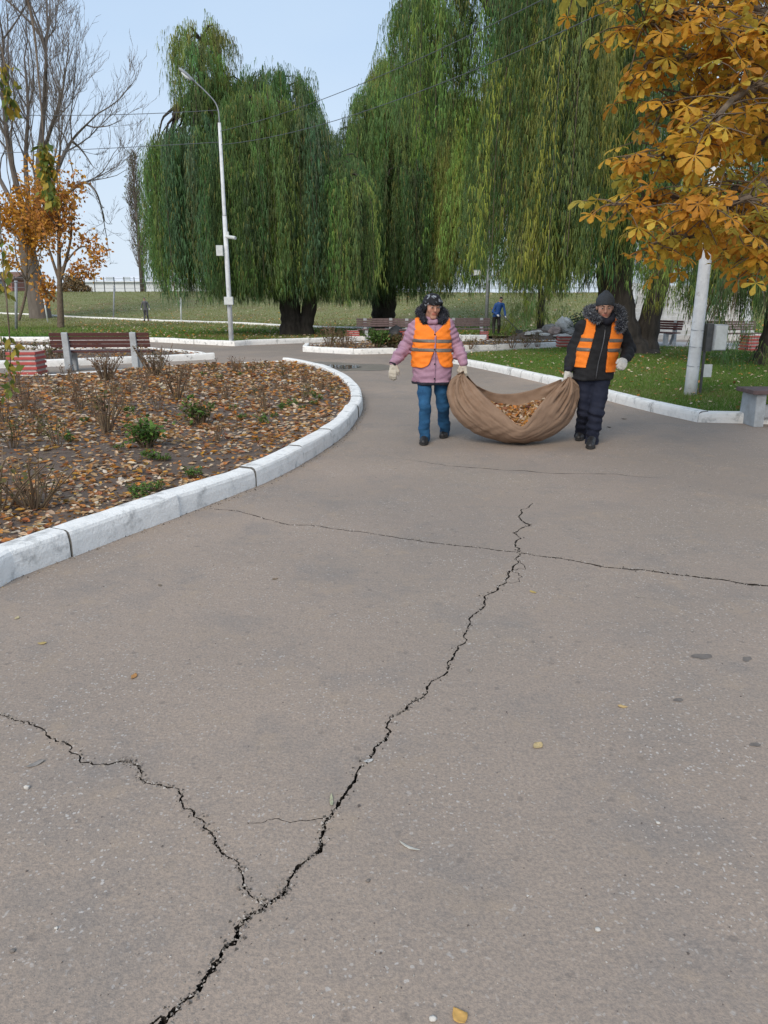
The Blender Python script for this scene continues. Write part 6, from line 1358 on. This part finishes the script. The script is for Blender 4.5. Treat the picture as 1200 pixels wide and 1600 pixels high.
def tuft(name, c, dirs, seed):
    r = np.random.default_rng(seed); m = MB()
    for d, L, w in dirs:
        d = np.array(d, float); d /= np.linalg.norm(d); s = np.cross(d, (0, 1, 0)); s /= np.linalg.norm(s); n = 8; k = 7; t = np.linspace(0, 1, n)[:, None, None]; a = np.linspace(-1, 1, k)[None, :, None]
        P = c + d * (L * t) + s * (w * a * (.25 + .75 * t)) + np.array((0, 1, 0)) * (.018 * np.sin(a * 7 + seed) * (.4 + t)) + np.array((0, 0, -1)) * (.06 * t ** 2) + np.array((0, -1, 0)) * .03 * np.sin(t * PI)
        i = np.arange(n - 1)[:, None] * k; j = np.arange(k - 1)[None]; m.add(P.reshape(-1, 3), np.stack([i + j, i + k + j, i + k + j + 1, i + j + 1], -1).reshape(-1, 4))
    o = put(name, m.mesh(name, True), M['burlap'], clo); s_ = o.modifiers.new('s', 'SOLIDIFY'); s_.thickness = .005
tuft('gathered_corner', hl + (.0, -.03, .02), [((-.35, -.1, -1), .17, .045), ((-.75, -.1, -.6), .13, .04), ((-.4, .05, .55), .07, .03), ((.05, -.25, -1), .15, .03)], 1)
tuft('gathered_corner', hr + (.0, -.03, .02), [((.8, -.1, -.25), .13, .035), ((.45, -.1, -1), .15, .04), ((-.1, -.3, -1), .14, .03)], 2)
# leaves inside
nn_ = 2600; uu = rng.uniform(.20, .80, nn_); ww = rng.uniform(.04, .93, nn_); ia = (uu * (nu - 1)).astype(int); A, B_ = Fr[ia], Bk[ia]
base = A * (1 - ww[:, None]) + B_ * ww[:, None]; base[:, 2] -= .035 + .10 * np.sin(ww * PI) * np.abs(uu - .5) * 2 + .06 * ww
base[:, 2] = np.minimum(base[:, 2], A[:, 2] * .25 + .75 * float(Fr[nu // 2, 2]) + .10 * np.sin(ww * PI) + .05 * ww)
base[:, 2] += rng.normal(0, .012, nn_)
V, F, C = leaf_litter(base, np.array([0, -.3, 1.0]), .05, leafcols(nn_, [.20, .22, .14, .06, .12, .20, .02, .04]), .45)
gi, gj = np.meshgrid(np.linspace(.14, .86, 30), np.linspace(.0, 1.0, 14), indexing='ij'); ia = (gi * (nu - 1)).astype(int); A, B_ = Fr[ia], Bk[ia]; hb = A * (1 - gj[..., None]) + B_ * gj[..., None]
hb[..., 2] -= .07 + .10 * np.sin(gj * PI) * np.abs(gi - .5) * 2 + .06 * gj; hb[..., 2] = np.minimum(hb[..., 2], A[..., 2] * .25 + .75 * float(Fr[nu // 2, 2]) + .08 * np.sin(gj * PI) + .03 * gj)
m = MB(); m.add(V, F, C); i = np.arange(29)[:, None] * 14; j = np.arange(13)[None]; m.add(hb.reshape(-1, 3), np.stack([i + j, i + 14 + j, i + 14 + j + 1, i + j + 1], -1).reshape(-1, 4), (.13, .075, .04))
put('leaf_heap', m.mesh('heap'), M['leaf'], label='heap of brown and orange leaves lying in the carried sheet', cat='leaf heap', kind='stuff')

# ---------------------------------------------------------------- distant people
def small_person(label, base, h, jk, tr, lean, arms, hat, hgt=.02, yaw=0):
    b = np.array(base, float); s = h / 1.7; f = lambda x, y, z: b + s * np.array((x, y, z))
    S_ = Solid(.018); hp = np.array((0, 0, .85)); sh = np.array((lean * .45, -.06, 1.36 - abs(lean) * .16)); hd_ = sh + np.array((lean * .24, -.05, .24 - abs(lean) * .05))
    S_.cone(f(*hp), f(*sh), .13 * s, .14 * s, .06); S_.cone(f(*(sh + (-.15, 0, 0))), f(*(sh + (.15, 0, 0))), .07 * s, k=.05); S_.cone(f(*sh), f(*hd_), .06 * s, .05 * s, .03); S_.ell(f(*hd_), np.array((.08, .095, .115)) * s, .02)
    for sx, (e, w) in zip((-1, 1), arms): S_.chain([f(*(sh + (sx * .17, 0, 0))), f(*e), f(*w)], [.058 * s, .05 * s, .04 * s], .03); S_.ell(f(*w), np.array((.04, .04, .055)) * s, .02)
    for sx in (-1, 1): S_.chain([f(sx * .09, 0, .85), f(sx * .11, -.05 * sx, .45), f(sx * .12, .06 * sx, .08)], [.095 * s, .07 * s, .055 * s], .04); S_.cone(f(sx * .12, .06 * sx, .06), f(sx * .14, .06 * sx - .14, .04), .05 * s, .04 * s, .03)
    def col(V):
        z = (V[:, 2] - b[2]) / s; c = np.tile(np.array(tr), (len(V), 1)); c[z > .80] = jk; up_ = (np.linalg.norm(V - f(*hd_), axis=1) < .15 * s); c[up_] = (.40, .24, .17); c[up_ & (z > hd_[2] + .02)] = hat
        for e, w in arms: c[np.linalg.norm(V - f(*w), axis=1) < .085 * s] = (.62, .62, .62)
        c[z < .09] = (.02, .02, .02); return c
    me = S_.build(name='figure', col=col); me.materials.append(M['skin']); return put('person', me, M['skin'], label=label, cat='person', origin=b)
p = np.array((D(775, 520, 32.6)[0], 32.6, float(terrain(6, 33)) - .02))
small_person('stooping person in blue jacket and black cap working beyond the benches', p, 1.62, (.02, .075, .25), (.03, .026, .024), .22, (((-.20, -.10, 1.02), (.05, -.22, .84)), ((.34, -.12, 1.0), (.36, -.24, .76))), (.012, .012, .014))
o = put('rake', MB().tube([p + (.20, -.26, .85), p + (.85, -.5, .22)], .016, 6).mesh('handle', True), M['metaldark'], label='dark long-handled tool held by the stooping person in blue', cat='tool', origin=p)
put('head', MB().box(p + (.90, -.52, .16), (.30, .06, .16), .3).mesh('head'), M['metaldark'], o)
p = T(229, 502); small_person('tiny grey figure walking on the far grass slope', p, 1.55, (.10, .10, .11), (.05, .05, .06), .0, (((-.27, 0, 1.1), (-.30, -.05, .85)), ((.27, 0, 1.1), (.30, -.05, .85))), (.05, .04, .04))

# ================================================================== SMALL THINGS ON THE ASPHALT
def small_leaf(name, u, v, px, col, seed, label, cat='leaf', bend=.4, asp=.6):
    p = G(u, v); s = px * np.linalg.norm(p - np.array((0, 0, CAM_H))) / FOC; r = np.random.default_rng(seed); a = r.uniform(0, 6); n = 9
    t = np.linspace(0, 1, n); hw = np.sin(t ** .8 * PI) * asp * .5; V = []
    for q, h_ in zip(t, hw):
        for sx in (-1, -.5, 0, .5, 1): V.append(((q - .5), sx * h_ * r.uniform(.85, 1.1), bend * ((q - .5) ** 2 + (sx * h_) ** 2 * 1.6) + r.normal(0, .008)))
    V = np.array(V) * s * 1.15; ca, sa = math.cos(a), math.sin(a); V = np.c_[V[:, 0] * ca - V[:, 1] * sa, V[:, 0] * sa + V[:, 1] * ca, V[:, 2]]; V[:, 2] -= V[:, 2].min() - .002; V += p
    i = np.arange(n - 1)[:, None] * 5; j = np.arange(4)[None]; F = np.stack([i + j, i + 5 + j, i + 6 + j, i + j + 1], -1).reshape(-1, 4); C = np.tile(np.array(col), (len(V), 1)) * r.uniform(.85, 1.1, (len(V), 1))
    o = put(name, mk_mesh(name, V, [F], C, True), M['leaf'], label=label, cat=cat, group='fallen leaves on the asphalt', origin=p); so_ = o.modifiers.new('s', 'SOLIDIFY'); so_.thickness = .0008; return o
YEL = (.62, .42, .16); PAL = (.66, .60, .46)
for k, (u, v, px, c, lab, asp) in enumerate(((840, 1166, 17, (.60, .46, .24), 'curled tan leaf lying alone right of the long crack', .7), (973, 1105, 12, (.68, .48, .22), 'small yellow leaf farther right on the asphalt', .6), (717, 1589, 22, (.70, .43, .14), 'yellow leaf at the bottom edge of the picture', .8),
        (209, 1058, 15, (.50, .26, .10), 'orange-brown leaf left of the middle of the asphalt', .5), (66, 1006, 11, (.58, .44, .18), 'small yellow leaf near the left edge below the kerb', .6), (833, 926, 11, (.62, .46, .16), 'tiny yellow leaf just right of where the cracks cross', .5),
        (5, 912, 13, (.60, .38, .12), 'yellow leaf against the kerb at the left edge', .7), (518, 1252, 24, (.50, .50, .33), 'narrow pale green leaf lying beside the long crack', .22), (640, 1325, 30, (.58, .56, .50), 'thin whitish curled leaf in the lower middle', .14),
        (27, 966, 9, (.62, .52, .30), 'pale bit of leaf at the left edge above the yellow one', .6), (736, 1048, 14, (.50, .46, .40), 'thin pale stalk right of the long crack', .12), (1000, 933, 12, (.45, .40, .33), 'thin pale twig right of the crossing cracks', .12), (575, 1190, 14, (.55, .53, .50), 'whitish flake lodged in the long crack', .5),
        (55, 1195, 22, (.34, .31, .28), 'flattened grey leaf near the left crack', .35), (430, 905, 9, (.30, .22, .14), 'small brown leaf in the middle distance of the asphalt', .5), (250, 915, 8, (.25, .2, .15), 'dark leaf speck left in the middle distance', .5), (1140, 650, 7, (.3, .2, .1), 'brown leaf near the right kerb', .6), (952, 668, 7, (.1, .08, .06), 'dark leaf on the asphalt right of the black shoes', .6), (975, 655, 7, (.12, .09, .06), 'dark leaf between the black shoes and the right kerb', .6))):
    small_leaf('fallen_leaf', u, v, px, c, 200 + k, lab, asp=asp)
M['tar'] = mat('tar_spot', (.12, .104, .092), (.19, .165, .145), 25, .85)
def pebble(u, v, px, seed, lab, mt='stonew'):
    p = G(u, v); s = px * np.linalg.norm(p - np.array((0, 0, CAM_H))) / FOC / 2; V = S * (1 + smooth_noise(S, 3, .25, seed))[:, None] * np.array((s, s * .8, s * .6)); V[:, 2] += s * .45; put('pebble', mk_mesh('pebble', V + p, [SF], smooth=True), M[mt], label=lab, cat='pebble', group='pebbles on the asphalt', origin=p)
for k, (u, v, px, lab, mt) in enumerate(((42, 1232, 12, 'pale pebble below the left crack', 'stonew'), (676, 1593, 14, 'white pebble at the bottom edge left of the yellow leaf', 'stonew'), (934, 1454, 11, 'whitish pebble in the lower right of the asphalt', 'stonew'), (1028, 1287, 9, 'pale pebble right of centre on the asphalt', 'stonew'), (88, 1451, 7, 'tiny white pebble at the lower left', 'stonew'), (20, 1487, 10, 'dark pebble at the lower left edge', 'tar'), (575, 1377, 9, 'dark pebble right of the long crack', 'tar'))):
    pebble(u, v, px * .7, 300 + k, lab, mt)
for k, (u, v, w, h, lab) in enumerate(((1097, 1026, 30, 9, 'long dark tar spot on the right of the asphalt'), (1167, 1030, 16, 7, 'short dark tar spot at the right edge'), (1060, 1094, 14, 6, 'small dark tar spot below the long one'), (1180, 1164, 16, 7, 'dark tar spot low at the right edge'))):
    V, F = fill_poly(blob(u - w / 2, u + w / 2, v - h / 2, v + h / 2, 18, 400 + k, .15), .05, lambda x, y: .002 + 0 * x); put('tar_spot', mk_mesh('tar', V, [F]), M['tar'], label=lab, cat='stain', group='tar spots on the asphalt', origin=G(u, v))
